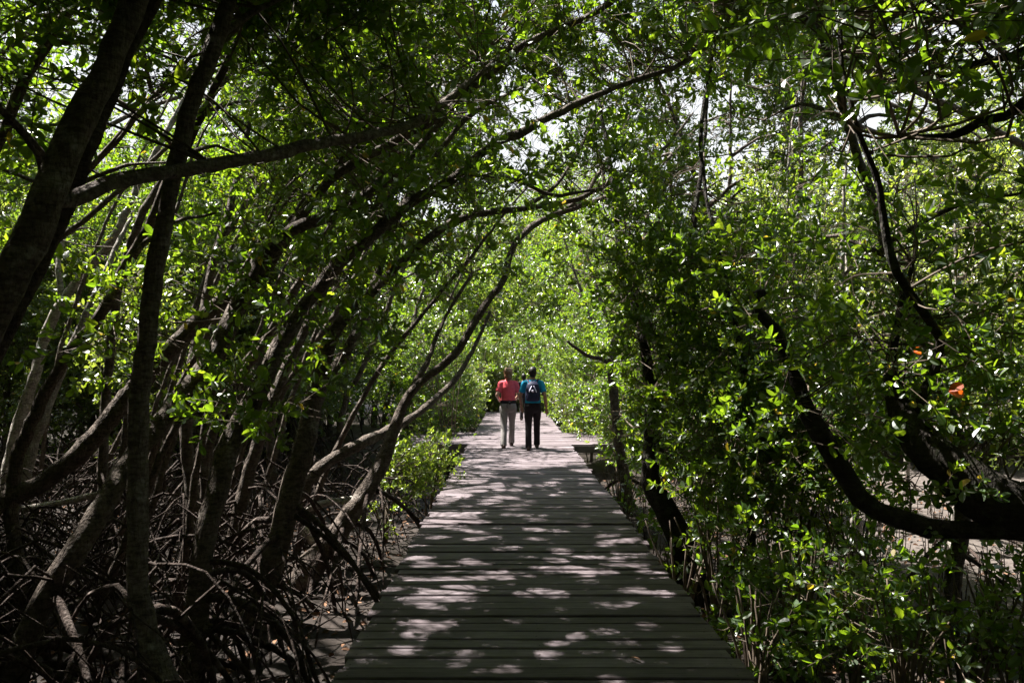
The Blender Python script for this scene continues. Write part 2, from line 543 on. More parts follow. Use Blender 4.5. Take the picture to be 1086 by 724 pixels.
def rot_to(d, roll):
    """rotation matrices whose X axis is d (M,3), rolled by roll"""
    d = d / (np.linalg.norm(d, axis=1)[:, None] + 1e-9)
    up = np.where(np.abs(d[:, 2:3]) > 0.95, np.array([[1.0, 0, 0]]), np.array([[0, 0, 1.0]]))
    y = np.cross(up, d)
    y /= np.linalg.norm(y, axis=1)[:, None]
    z = np.cross(d, y)
    c, s = np.cos(roll)[:, None], np.sin(roll)[:, None]
    y2, z2 = c * y + s * z, -s * y + c * z
    return np.stack([d, y2, z2], -1)


def make_sprays(nvar, nleaf, rg, lng=0.095, wid=0.044, twig=0.34):
    out = []
    for _ in range(nvar):
        ls = []
        for i in range(nleaf):
            t = twig * (1 - 0.75 * (1 - i / (nleaf - 1)) ** 1.4) if i else twig * 0.3
            az = i * 2.4 + rg.normal(0, 0.35)
            tilt = rg.uniform(0.5, 1.25)                     # angle off the twig
            d = np.array([[math.cos(tilt), math.sin(tilt) * math.cos(az), math.sin(tilt) * math.sin(az)]])
            s = rg.uniform(0.5, 1.25)
            sh = leaf_shape(lng * s, wid * s * rg.uniform(0.85, 1.15), 0.006 + 0.008 * rg.random(), rg.uniform(-0.004, 0.014))
            Rm = rot_to(d, np.array([rg.normal(0, 0.7)]))[0]
            ls.append(sh @ Rm.T + np.array([t, 0, 0]))
        out.append(ls)
    return np.array(out)                                     # (V, leaves, 8, 3)


SPR = {'big': make_sprays(10, 11, np.random.default_rng(3)),
       'mid': make_sprays(10, 12, np.random.default_rng(4), 0.075, 0.038, 0.30),
       'small': make_sprays(10, 13, np.random.default_rng(5), 0.058, 0.031, 0.26)}


def add_sprays(buf, pos, dirs, kind, rg, scale=1.0, drop=0.06, carve=True, far=False, tintbase=None, twigs=True):
    M = len(pos)
    if not M:
        return 0
    T = SPR[kind][rg.integers(0, 10, M)]
    s = rg.uniform(0.8, 1.25, M) * scale
    Rm = rot_to(dirs, rg.uniform(0, 6.28, M)) * s[:, None, None]
    V = np.einsum('mij,mlvj->mlvi', Rm, T) + pos[:, None, None, :]
    nl = V.shape[1]
    tb = rg.normal(0.42, 0.16, M) if tintbase is None else tintbase
    tint = np.clip(np.repeat(tb, nl) + rg.normal(0, 0.17, M * nl), 0, 0.92)
    tint[rg.random(M * nl) < 0.008] = 1.0
    V = V.reshape(-1, 11, 3)
    keep = rg.random(len(V)) > drop
    if carve:
        cen = V[:, 5, :]
        keep &= ~in_gap(cen, 0.025)
    V, tint = V[keep], tint[keep]
    k = len(V)
    if k:
        idx = (np.arange(k) * 11)[:, None, None]
        base = buf.k
        if far:
            buf.add(V, (idx + FT[None]).reshape(-1, 4), 0, np.repeat(tint, 2))
        else:
            buf.add(V, (idx + LQ[None]).reshape(-1, 4), 0, np.repeat(tint, 4))
            buf.add(np.zeros((0, 3)), (idx + LT[None]).reshape(-1, 3) + base - buf.k, 0, np.repeat(tint, 4))
    if twigs:
        # three-sided twig from a little behind the spray to its tip
        ln = {'big': 0.34, 'mid': 0.30, 'small': 0.26}[kind]
        a = np.array([0, 2.094, 4.189])
        ring = np.stack([np.zeros(3), np.cos(a), np.sin(a)], -1)
        tv = np.concatenate([ring * 0.0042 + [-0.16, 0, 0], ring * 0.0022 + [ln, 0, 0]])
        tw = np.einsum('mij,vj->mvi', Rm, tv) + pos[:, None, :]
        if carve:
            tw = tw[~in_gap(pos, -0.03)]
        if len(tw):
            fq = np.array([[0, 1, 4, 3], [1, 2, 5, 4], [2, 0, 3, 5]])
            buf.add(tw.reshape(-1, 3), ((np.arange(len(tw)) * 6)[:, None, None] + fq[None]).reshape(-1, 4), 1)
    return k


def cluster_cloud(buf, centres, nspr, kind, rg, sigma=0.26, scale=1.0, carve=True, far=False, up=0.25, limbpts=None, brr=0.008, keepout=True, strip=True, drop=0.06, tone=0.42):
    """leaf sprays bunched round the cluster centres, each bunch on a thin branch from the nearest limb point"""
    pos, dirs, tb = [], [], []
    for c in centres:
        n = max(2, int(rg.normal(nspr, nspr * 0.25)))
        o = rg.normal(0, 1, (n, 3)) * np.array([1, 1, 0.7])
        o /= np.linalg.norm(o, axis=1)[:, None]
        r = sigma * rg.random(n)[:, None] ** 0.5
        pos.append(c + o * r)
        dirs.append(o + np.array([0, 0, up]) + rg.normal(0, 0.25, (n, 3)))
        tb.append(np.full(n, rg.normal(tone, 0.14)) + rg.normal(0, 0.06, n))
    pos, dirs, tb = np.concatenate(pos), np.concatenate(dirs), np.concatenate(tb)
    if keepout:                                              # nothing grows through the walking space or into the lens
        bad = (pos[:, 0] > XL - 0.05) & (pos[:, 0] < XR + 0.05) & (pos[:, 2] < 2.35) & (pos[:, 2] > -0.3)
        if strip:
            bad |= (pos[:, 0] > XL - 0.38) & (pos[:, 0] < XR + 0.42) & (pos[:, 2] < 0.5) & (pos[:, 1] < 16.5)
        bad |= np.linalg.norm(pos - np.array([0, 0, EYE]), axis=1) < 1.6
        bad |= pos[:, 2] < GZ + 0.12
        pos, dirs, tb = pos[~bad], dirs[~bad], tb[~bad]
    k = add_sprays(buf, pos, dirs, kind, rg, scale, drop, carve, far, tb)
    if limbpts is not None:
        for c in centres:
            d = np.linalg.norm(limbpts - c, axis=1) + 0.6 * np.maximum(0, limbpts[:, 2] - c[2])
            p = limbpts[np.argmin(d)]
            v = c - p
            ln = np.linalg.norm(v)
            if ln < 0.1:
                continue
            if keepout and carve and in_gap(np.array([c]), -0.02)[0]:
                continue
            side = rg.normal(0, 0.10 * ln, 3)
            path = spline([p, p + v * 0.35 + side, p + v * 0.7 + side * 0.8 + [0, 0, 0.05 * ln], c], 0.25)
            if keepout and ((path[:, 0] > XL) & (path[:, 0] < XR) & (path[:, 2] < 2.2) & (path[:, 2] > -0.3)).any():
                continue
            buf.tube(path, [brr * (0.8 + 0.35 * ln), 0.004], 5, 1, cap=False)
    return k


def ellipsoid_pts(c, r, n, rg, hollow=0.35):
    o = rg.normal(0, 1, (n, 3))
    o /= np.linalg.norm(o, axis=1)[:, None]
    rad = (hollow ** 3 + (1 - hollow ** 3) * rg.random(n)) ** (1 / 3)
    return np.asarray(c) + o * rad[:, None] * np.asarray(r)


def prop_root(buf, start, out_dir, rg, reach=0.9, r=0.022, sides=6):
    """one arching stilt root from a trunk down into the mud"""
    h = start[2] - GZ
    o = np.array([out_dir[0], out_dir[1], 0.0])
    o /= np.linalg.norm(o)
    sd = np.array([-o[1], o[0], 0]) * rg.normal(0, 0.12)
    k = rg.random() ** 1.6                       # some arch, most run down nearly straight
    pts = [start, start + o * reach * 0.35 - [0, 0, (0.26 - .28 * k) * h] + sd * .5, start + o * reach * 0.72 + sd - [0, 0, (0.66 - .34 * k) * h], start + o * reach + sd * 1.3 - [0, 0, h + 0.1]]
    p = spline(pts, 0.13, 0.006)
    buf.tube(p, [r * 1.2, r, r * 0.85, r * 0.9], sides, 0, rough=0.10, cap=False)
    return p


TOTAL = [0]


def hero_tree(name, label, limbs, blobs, mat, seed, leaf=('big', 1.0), roots=0, root_h=(0.3, 1.2), cat='tree', group=None, root_reach=(0.5, 1.3), lmat=None,
              sides=12, extra=(), rough=0.08, ws=0.76, cf=0.66, nspr=12, sigma=0.26, leaf_pts=0, tone=0.42, drop=0.06):
    """limbs: [[(px,py,dist,width_px), ...], ...] first is the trunk; blobs: [((px,py,d) centre, (rx,ry,rz), clusters), ...]"""
    rg = np.random.default_rng(seed)
    paths = []
    for lm in limbs:
        w = np.array([np.append(P(a, b_, d), wd * ws * 0.5 * d / FPX) for a, b_, d, wd in lm])
        paths.append(spline(w, 0.10))
    base = paths[0][0, :3].copy()
    base[2] = GZ
    t = thing(name, label, cat, base, group)
    for k, pth in enumerate(paths):
        pth = pth.copy()
        jit = np.cumsum(rg.normal(0, 0.006, (len(pth), 3)), 0)
        jit -= np.linspace(0, 1, len(pth))[:, None] * jit[-1]
        pth[:, :3] += jit
        if k == 0:
            pth[0, 2] = min(pth[0, 2], GZ - 0.08)
            # root flare at the foot
            hh = np.clip((pth[:, 2] - GZ) / 0.5, 0, 1)
            pth[:, 3] *= 1 + 0.45 * (1 - hh) ** 2
        b = Buf()
        # knuckles along the limb
        kn = 1 + 0.07 * np.sin(np.arange(len(pth)) * 0.9 + rg.uniform(0, 6)) * (rg.random(len(pth)) < 0.5)
        tubes(b, pth[:, :3], pth[:, 3] * kn, sides if k == 0 else max(8, sides - 3), rough)
        b.obj('trunk' if k == 0 else 'branch', mat, t)
        paths[k] = pth
    allp = np.concatenate([p[len(p) // 4:, :3] for p in paths])
    if blobs:
        b = Buf()
        cs = []
        for c, r, n in blobs:
            c = P(*c) if len(c) == 3 else np.array(c[:3])
            cs.append(ellipsoid_pts(c, r, max(3, int(n * cf)), rg))
        cs = np.concatenate(cs)
        TOTAL[0] += cluster_cloud(b, cs, nspr, leaf[0], rg, sigma, leaf[1], limbpts=allp, tone=tone, drop=drop)
        b.obj('crown', [lmat or LEAF, TWIG], t, smooth=False)
    tp = paths[0][:, :3]
    for i in range(roots):
        h = rg.uniform(*root_h)
        s = tp[np.argmin(np.abs(tp[:, 2] - (GZ + h)))]
        a = rg.uniform(0, 6.28)
        b = Buf()
        prop_root(b, s, (math.cos(a), math.sin(a)), rg, rg.uniform(*root_reach) * (0.6 + 0.4 * h), rg.uniform(0.015, 0.030), 7)
        b.obj('prop_root', ROOT, t)
    return t


def tubes(b, pts, rad, sides, rough):
    b.tube(pts, rad, sides, 0, rough=rough)


# ------------------------------------------------------------------ world, sun, camera
w = bpy.data.worlds.new('World')
SC.world = w
w.use_nodes = True
nt = w.node_tree
bg = nt.nodes['Background']
sky = nt.nodes.new('ShaderNodeTexSky')
sky.sky_type = 'NISHITA'
sky.sun_disc = False
sky.sun_elevation = SUN_EL
sky.sun_rotation = SUN_AZ
sky.dust_density = 2.5
sky.air_density = 1.2
tcw = nt.nodes.new('ShaderNodeTexCoord')
sp = nt.nodes.new('ShaderNodeSeparateXYZ')
nt.links.new(tcw.outputs['Generated'], sp.inputs[0])
mr = nt.nodes.new('ShaderNodeMapRange')
mr.interpolation_type = 'SMOOTHSTEP'
for nm, v in (('From Min', .62), ('From Max', .30), ('To Min', 0.0), ('To Max', 0.92)):
    mr.inputs[nm].default_value = v
nt.links.new(sp.outputs['Z'], mr.inputs['Value'])
hz = nt.nodes.new('ShaderNodeMixRGB')
hz.inputs['Color2'].default_value = (5.3, 5.4, 5.5, 1)      # bright tropical haze low in the sky
nt.links.new(mr.outputs[0], hz.inputs['Fac'])
nt.links.new(sky.outputs[0], hz.inputs['Color1'])
nt.links.new(hz.outputs[0], bg.inputs[0])
bg.inputs[1].default_value = 0.05
sl = bpy.data.lights.new('sun', 'SUN')
sl.energy = 5.0
sl.angle = R(0.48)
sl.color = (1.0, 0.955, 0.89)
so = bpy.data.objects.new('sun', sl)
COL.objects.link(so)
from mathutils import Vector
so.rotation_euler = Vector(tuple(-SUN)).to_track_quat('-Z', 'Y').to_euler()
cam = bpy.data.cameras.new('camera')
cam.sensor_width = 36
cam.lens = FPX / 1086 * 36
cam.clip_end = 2000
cam.clip_start = 0.05
co = bpy.data.objects.new('camera', cam)
COL.objects.link(co)
co.location = (0, 0, EYE)
co.rotation_euler = (R(90) + TH, 0, 0)
SC.camera = co
SC.view_settings.view_transform = 'Standard'
SC.view_settings.look = 'None'
SC.view_settings.exposure = 2.1
SC.view_settings.gamma = 1
SC.render.engine = 'CYCLES'
cy = SC.cycles
cy.max_bounces = 4
cy.diffuse_bounces = 1
cy.glossy_bounces = 2
cy.transmission_bounces = 2
cy.caustics_reflective = False
cy.caustics_refractive = False
cy.sample_clamp_indirect = 4.0
cy.use_denoising = True

# ------------------------------------------------------------------ people (built first, while the scene is light)


def fuse(buf, voxel, name, mat, parent, smooth_it=3):
    """weld overlapping shells of one figure or garment into one continuous surface"""
    o = buf.obj(name, mat, parent)
    r = o.modifiers.new('fuse', 'REMESH')
    r.mode = 'VOXEL'
    r.voxel_size = voxel
    s = o.modifiers.new('soft', 'SMOOTH')
    s.iterations = smooth_it
    s.factor = 0.5
    dg = C.evaluated_depsgraph_get()
    me = bpy.data.meshes.new_from_object(o.evaluated_get(dg))
    o.modifiers.clear()
    old = o.data
    o.data = me
    bpy.data.meshes.remove(old)
    if not me.materials:
        me.materials.append(mat)
    for p in me.polygons:
        p.use_smooth = True
    return o


SKIN_LIGHT = plain('skin_light', (0.50, 0.30, 0.22), 0.55, 0.06, 30)
SKIN_TAN = plain('skin_tan', (0.30, 0.17, 0.11), 0.55, 0.06, 30)
HAIR_BROWN = plain('hair_brown', (0.17, 0.09, 0.045), 0.5, 0.4, 90, 0.5)
HAIR_BLACK = plain('hair_black', (0.012, 0.010, 0.009), 0.45, 0.3, 90, 0.5)
HAIR_HIGHLIGHT = plain('hair_highlight', (0.34, 0.23, 0.16), 0.85, 0.1, 60)
SHIRT_RED = plain('shirt_coral', (0.74, 0.10, 0.13), 0.9, 0.10, 14, 0.25)
SHIRT_TEAL = plain('shirt_teal', (0.012, 0.27, 0.45), 0.9, 0.10, 14, 0.25)
CLOTH_KHAKI = plain('trouser_khaki', (0.25, 0.232, 0.222), 0.9, 0.10, 16, 0.3)
CLOTH_DARK = plain('trouser_dark', (0.018, 0.014, 0.017), 0.9, 0.15, 16, 0.3)
CLOTH_BLACK = plain('cloth_black', (0.012, 0.012, 0.016), 0.85, 0.2, 20, 0.3)
PACK_NAVY = plain('pack_navy', (0.012, 0.014, 0.045), 0.7, 0.2, 20, 0.3)
PACK_PALE = plain('pack_pale', (0.55, 0.52, 0.66), 0.7, 0.08, 30)
LEATHER = plain('shoe_leather', (0.045, 0.025, 0.018), 0.55, 0.2, 30)


def figure(label, loc, yaw, H, skin, shirt, trouser, shoe, feet, arms, head_turn=0.0, lean=0.0, female=False):
    """feet: ((x,y,lift) left, right); arms: ((elbow xyz),(wrist xyz)) left, right - walking away along +Y"""
    t = thing('person', label, 'person', loc)
    t.rotation_euler = (0, 0, yaw)
    o0 = np.zeros(3)
    k = H / 1.65
    sh = 0.152 if female else 0.168
    b = Buf()
    cyl = lambda z: lean * max(0.0, z - 0.85)
    tor = [(0, 0, .76, .125, .09), (0, -.01, .86, .165, .112), (0, 0, 1.0, .135, .092), (0, 0, 1.15, .145, .10), (0, 0, 1.27, .148, .10), (0, 0, 1.345, .128, .08), (0, .0, 1.40, .075, .062), (0, .008, 1.45, .05, .055), (0, .012, 1.50, .05, .055)]
    b.loft([(x * k, (y + cyl(z)) * k, z * k, rx * k, ry * k) for x, y, z, rx, ry in tor], 22)
    hc = np.array([0, cyl(1.55) + .018, 1.548]) * k
    b.ball(hc, np.array([.074, .092, .108]) * k, seg=20, rings=14)
    b.ball(hc + np.array([0, .02, -.055]) * k, np.array([.056, .07, .06]) * k)            # jaw
    ct, st = math.cos(head_turn), math.sin(head_turn)

    def hp(x, y, z):
        return hc + np.array([x * ct - y * st, x * st + y * ct, z]) * k
    b.ball(hp(0, .098, -.02), np.array([.013, .02, .022]) * k)                            # nose
    for s in (-1, 1):
        b.ball(hp(s * .076, 0, -.012), np.array([.010, .02, .032]) * k)                   # ears
        b.ball(hp(s * .03, .082, .008), np.array([.016, .012, .010]) * k)                 # brow and eye
    b.ball(hp(0, .088, -.062), np.array([.024, .012, .009]) * k)                          # lips
    hands = []
    for s, (el, wr) in zip((-1, 1), arms):
        S = np.array([s * sh, cyl(1.34), 1.335]) * k
        E, W = np.array(el) * k, np.array(wr) * k
        b.tube(spline([S * [0.7, 1, 1], S, (S + E) / 2, E], .03), np.array([.06, .052, .045, .037]) * k, 12)
        b.tube(spline([E, E * .6 + W * .4, W], .03), np.array([.038, .037, .024]) * k, 12)
        d = (W - E) / np.linalg.norm(W - E)
        f = np.array([0, 1.0, 0])
        f = f - d * f.dot(d)
        f /= np.linalg.norm(f)
        n = np.cross(d, f)
        Pm = W + d * .085 * k
        b.tube([W - d * .01, W + d * .04 * k, Pm], np.array([.024, .036, .036]) * k, 12, flat=None)
        for i, (off, ln) in enumerate(((-.028, .058), (-.009, .072), (.010, .076), (.028, .066))):
            q = Pm + f * off * k
            b.tube(spline([q - d * .02 * k, q + d * ln * .5 * k + n * -s * .006, q + d * ln * k * .95 + n * -s * .024], .012), np.array([.010, .0095, .0075]) * k, 7)
        q = W + d * .03 * k + f * .03 * k
        b.tube(spline([q, q + (f * .03 + d * .025) * k, q + (f * .036 + d * .06) * k], .012), np.array([.013, .011, .008]) * k, 7)
        hands.append(Pm)
    ank = []
    for s, (fx, fy, lift) in zip((-1, 1), feet):
        Hp = np.array([s * .085, -.005, .82]) * k
        A = np.array([fx, fy, .085 + lift]) * k
        K = (Hp + A) / 2 + np.array([0, .045 + 0.12 * max(lift, 0), .01]) * k
        b.tube(spline([Hp, K, A], .04), np.array([.085, .062, .05, .046, .035]) * k, 12)
        b.tube([A + [0, -.04 * k, -.05 * k], A + [0, .06 * k, -.055 * k], A + [0, .15 * k, -.06 * k]], np.array([.034, .036, .026]) * k, 10)
        ank.append((Hp, K, A))
    fuse(b, 0.009, 'body', skin, t)
    # trousers
    b = Buf()
    hp_ = [(0, 0, .74, .12, .10), (0, -.012, .80, .168, .128), (0, -.012, .88, .170, .130), (0, -.002, .96, .146, .112), (0, 0, 1.0, .138, .106)]
    b.loft([(x * k, (y + cyl(z)) * k, z * k, rx * k, ry * k) for x, y, z, rx, ry in hp_], 24)
    for Hp, K, A in ank:
        A2 = A + np.array([0, 0, -.025])
        b.tube(spline([Hp + [0, 0, .02], K, K * .4 + A2 * .6 + [0, -.01, 0], A2], .04), np.array([.100, .088, .070, .066, .064, .068]) * k, 14, rough=0.03)
    fuse(b, 0.011, 'trousers', trouser, t, 2)
    # shirt
    b = Buf()
    ts = [(0, 0, .93, .160, .126), (0, 0, 1.0, .152, .118), (0, 0, 1.12, .152, .118), (0, 0, 1.25, .166, .120), (0, 0, 1.33, .156, .100), (0, 0, 1.375, .125, .084), (0, .002, 1.405, .078, .068)]
    if female:
        ts = [(x, y, z, rx * .96, ry) for x, y, z, rx, ry in ts]
    b.loft([(x * k, (y + cyl(z)) * k, z * k, rx * k, ry * k) for x, y, z, rx, ry in ts], 26)
    for s, (el, wr) in zip((-1, 1), arms):
        S = np.array([s * sh, cyl(1.34), 1.33]) * k
        E = np.array(el) * k
        Q = S + (E - S) * .66
        b.tube(spline([S * [.6, 1, 1], S, (S + Q) / 2, Q], .03), np.array([.068, .064, .061, .064]) * k, 14)
    fuse(b, 0.010, 'shirt', shirt, t, 2)
    # shoes
    for Hp, K, A in ank:
        b = Buf()
        z0 = A[2] - .085 * k
        b.loft([(A[0], A[1] + .045 * k, z0 + .002, .042 * k, .125 * k), (A[0], A[1] + .045 * k, z0 + .03, .046 * k, .132 * k), (A[0], A[1] + .03 * k, z0 + .06, .042 * k, .105 * k), (A[0], A[1], z0 + .095, .040 * k, .058 * k)], 18)
        b.obj('shoe', shoe, t, origin=o0)
    for o in t.children:                    # the shapes above are in the figure's own space
        pass
    return t, hc, k, hands


# Buf.obj shifts by the parent's location; figures are modelled round their own feet, so they start at the origin
def place(t, loc):
    t.location = loc


pr = P(539, 474, 16.75)
t1, hc, k1, hd = figure('person in coral red shirt and pale khaki trousers walking away beside the backpacker', (0, 0, 0), 0.03, 1.64, SKIN_LIGHT, SHIRT_RED, CLOTH_KHAKI, LEATHER,
                        ((-.10, -.24, 0.0), (.075, .26, 0.02)), (((-.235, -.07, 1.09), (-.19, .13, 1.0)), ((.235, .0, 1.08), (.17, .20, 1.02))), lean=.04, female=True)
b = Buf()
a = hc
b.ball(a + [0, -.018, .012], (.094, .100, .110), seg=22, rings=14)
b.ball(a + [0, -.055, -.06], (.086, .06, .085))
b.ball(a + [0.0, -.09, -.085], (.045, .035, .055))
fuse(b, .010, 'hair', HAIR_BROWN, t1, 1)
b = Buf()
b.loft([(a[0], a[1] - .012, a[2] + .035, .093, .104), (a[0], a[1] - .012, a[2] + .06, .094, .104), (a[0], a[1] - .012, a[2] + .095, .078, .088), (a[0], a[1] - .012, a[2] + .118, .045, .05)], 24)
b.loft([(a[0], a[1] + .10, a[2] + .035, .07, .06), (a[0], a[1] + .10, a[2] + .046, .07, .06)], 20)
b.obj('cap', HAIR_HIGHLIGHT, t1, origin=(0, 0, 0))  # this shape stands in for the light highlight on top of the hair
b = Buf()
b.loft([(0, .01, .915, .168, .135), (0, .01, .93, .171, .137), (0, .01, .965, .168, .134), (0, .01, .975, .160, .128)], 26)
b.box((.03, -.145, .93), (.05, .03, .05))
b.tube(spline([(-.02, -.14, .93), (-.03, -.15, .88), (-.025, -.145, .83)], .02), [.008, .006], 6)
b.obj('belt', CLOTH_BLACK, t1, origin=(0, 0, 0))
place(t1, (pr[0], 16.75, 0))

pr = P(565, 476, 16.35)
t2, hc, k2, hd = figure('person in teal blue shirt and dark trousers with a backpack walking away', (0, 0, 0), -0.02, 1.66, SKIN_TAN, SHIRT_TEAL, CLOTH_DARK, LEATHER,
                        ((-.085, -.20, 0.0), (.085, .24, 0.02)), (((-.25, .04, 1.07), (-.225, .17, .84)), ((.245, -.12, 1.07), (.275, -.10, .81))), lean=.02)
b = Buf()
a = hc
b.ball(a + [0, -.014, .016], (.083, .095, .106), seg=22, rings=14)
b.ball(a + [0, -.05, -.045], (.066, .05, .055))
b.ball(a + [.02, .01, .07], (.062, .075, .058))
fuse(b, .010, 'hair', HAIR_BLACK, t2, 1)
place(t2, (pr[0], 16.35, 0))
# backpack
bp_ = thing('backpack', 'navy backpack with pale markings on the back of the teal shirted walker', 'backpack', (0, 0, 0))
bp_.rotation_euler = (0, 0, -0.02)
b = Buf()
b.loft([(0, -.185, .98, .10, .055), (0, -.195, 1.0, .138, .075), (0, -.205, 1.10, .148, .088), (0, -.20, 1.22, .142, .085), (0, -.185, 1.32, .115, .068), (0, -.165, 1.375, .065, .045)], 24)
b.tube(spline([(-.03, -.16, 1.37), (-.02, -.155, 1.405), (.02, -.155, 1.405), (.03, -.16, 1.37)], .015), [.007, .007], 6)
fuse(b, .010, 'pack_body', PACK_NAVY, bp_, 1)
b = Buf()
b.loft([(0, -.268, 1.0, .085, .028), (0, -.278, 1.05, .105, .033), (0, -.275, 1.13, .10, .03), (0, -.268, 1.155, .085, .018)], 20)
b.obj('front_pocket', PACK_NAVY, bp_, origin=(0, 0, 0))
for s in (-1, 1):
    b = Buf()
    b.tube(spline([(s * .02, -.272, 1.29), (s * .045, -.283, 1.24), (s * .072, -.288, 1.17)], .02), [.010, .02, .024], 8, flat=.35)
    b.obj('pale_panel', PACK_PALE, bp_, origin=(0, 0, 0))
    b = Buf()
    b.tube(spline([(s * .075, -.13, 1.36), (s * .105, -.02, 1.41), (s * .115, .10, 1.33), (s * .12, .14, 1.18), (s * .14, .03, 1.04), (s * .12, -.13, 1.02)], .03), [.02, .024, .024, .018, .012], 8, flat=.4)
    b.obj('shoulder_strap', PACK_NAVY, bp_, origin=(0, 0, 0))
b = Buf()
b.box((0, -.299, 1.185), (.045, .012, .05))
b.obj('pale_patch', PACK_PALE, bp_, origin=(0, 0, 0))
place(bp_, (pr[0], 16.35, 0))

pr = P(555.5, 446, 25.5)
t3, hc, k3, hd = figure('distant walker in black clothes glimpsed between the two nearer walkers', (0, 0, 0), 0.05, 1.45, SKIN_TAN, CLOTH_BLACK, CLOTH_DARK, LEATHER,
                        ((-.09, -.1, 0.0), (.09, .16, 0.0)), (((-.23, -.06, 1.06), (-.25, .02, .82)), ((.23, -.07, 1.06), (.24, -.01, .81))), lean=.03)
b = Buf()
b.ball(hc + [0, -.014, .016], (.08, .092, .104), seg=20, rings=12)
b.ball(hc + [0, -.05, -.05], (.064, .05, .06))
fuse(b, .010, 'hair', HAIR_BLACK, t3, 1)
place(t3, (pr[0], 25.5, 0))

# ------------------------------------------------------------------ ground
rg = np.random.default_rng(11)


def axis(lim, near, n):
    t = np.linspace(-1, 1, n)
    return np.sinh(t * 5.2) / math.sinh(5.2) * lim


gx = axis(420, 0, 260)
gy = axis(420, 0, 260) + 8
X, Y = np.meshgrid(gx, gy)


def hills(x, y):
    z = 0.05 * np.sin(x * 1.7 + 0.6 * np.sin(y * 0.9)) * np.cos(y * 1.3 + 0.3) + 0.035 * np.sin(x * 3.7 + y * 2.1) + 0.02 * np.sin(x * 7.1 - y * 6.3)
    return z * np.clip(1.5 - np.hypot(x, y) / 60, 0, 1)


Z = GZ + hills(X, Y) + rg.normal(0, 0.012, X.shape) * (np.hypot(X, Y) < 40)
b = Buf()
n = len(gx)
i = np.arange(n - 1)[:, None] * n
j = np.arange(n - 1)[None, :]
b.add(np.stack([X, Y, Z], -1).reshape(-1, 3), np.stack([i + j, i + j + 1, i + n + j + 1, i + n + j], -1).reshape(-1, 4))
tag(b.obj('ground', MUD), kind='structure')

# ------------------------------------------------------------------ boardwalk
bw = thing('boardwalk', 'grey weathered timber boardwalk running straight ahead between the mangroves', 'boardwalk', (0.16, 2, 0))
b = Buf()
PITCH, GAP = 0.156, 0.015
y = -3.0
while y < 30.2:
    xl, xr = XL, XR
    if 17.4 < y < 20.4:
        xl, xr = -2.55, 2.35
    e1, e2 = rg.normal(0, .016), rg.normal(0, .016)
    tilt = rg.normal(0, .0016)
    w_ = PITCH - GAP
    zt = rg.normal(0, .0022)
    yy0, yy1 = y + rg.normal(0, .0015), y + w_ + rg.normal(0, .0015)
    nx = 14
    xs = np.linspace(xl + e1, xr + e2, nx)
    sag = rg.normal(0, .0015, nx).cumsum() * .5
    top = np.stack([xs, np.full(nx, yy0 + .004), zt + sag - tilt], -1)
    top2 = np.stack([xs, np.full(nx, yy1 - .004), zt + sag + tilt], -1)
    lo = np.stack([xs, np.full(nx, yy0), zt + sag - tilt - .006], -1)
    lo2 = np.stack([xs, np.full(nx, yy1), zt + sag + tilt - .006], -1)
    bt = np.stack([xs, np.full(nx, yy0), np.full(nx, -.036)], -1)
    bt2 = np.stack([xs, np.full(nx, yy1), np.full(nx, -.036)], -1)
    V = np.concatenate([bt, lo, top, top2, lo2, bt2])
    fs = []
    for r_ in range(5):
        q = np.arange(nx - 1)
        fs.append(np.stack([r_ * nx + q, r_ * nx + q + 1, (r_ + 1) * nx + q + 1, (r_ + 1) * nx + q], -1))
    for e in (0, nx - 1):
        fs.append(np.array([[e, nx + e, 4 * nx + e, 5 * nx + e], [nx + e, 2 * nx + e, 3 * nx + e, 4 * nx + e]]))
    b.add(V, np.concatenate(fs), 0, rg.random())
    y += PITCH
yy = -3.0 + PITCH * .5
a6 = np.linspace(0, 6.2832, 6, endpoint=False)
while yy < 20:
    for x in (XL + .06, .16, XR - .06):
        for o in (-.045, .045):
            c = np.array([x + rg.normal(0, .006), yy - GAP / 2 + o + rg.normal(0, .004), 0.0065])
            b.add(np.stack([c[0] + np.cos(a6) * .006, c[1] + np.sin(a6) * .006, np.full(6, c[2])], -1), [[0, 1, 2, 3], [0, 3, 4, 5]], 1)
    yy += PITCH
b.obj('deck_boards', [BOARDS, plain('rusty_screw', (.03, .02, .015), .6)], bw, smooth=False)
for x in (XL + .06, 0.16, XR - .06):
    b = Buf()
    b.box((x, 13.5, -.127), (.075, 33, .17))
    b.obj('joist', BEAM, bw, smooth=False)
for s, x0, x1 in ((-1, -2.55, XL), (1, XR, 2.35)):
    for yy in (17.45, 20.3):
        b = Buf()
        b.box(((x0 + x1) / 2, yy, -.11), (abs(x1 - x0) - .02, .06, .14))
        b.obj('cross_beam', BEAM, bw, smooth=False)
    b = Buf()
    xo = -2.5 if s < 0 else 2.3
    b.box((xo, 18.9, -.45), (.11, .11, .82))
    b.obj('post', BEAM, bw, smooth=False)
for yy in np.arange(-2, 30, 2.4):
    for x in (XL + .1, XR - .1):
        b = Buf()
        b.tube([(x, yy, GZ - .2), (x, yy, -.3), (x, yy, -.045)], [.065, .06, .06], 10, rough=.04)
        b.obj('post', BEAM, bw)

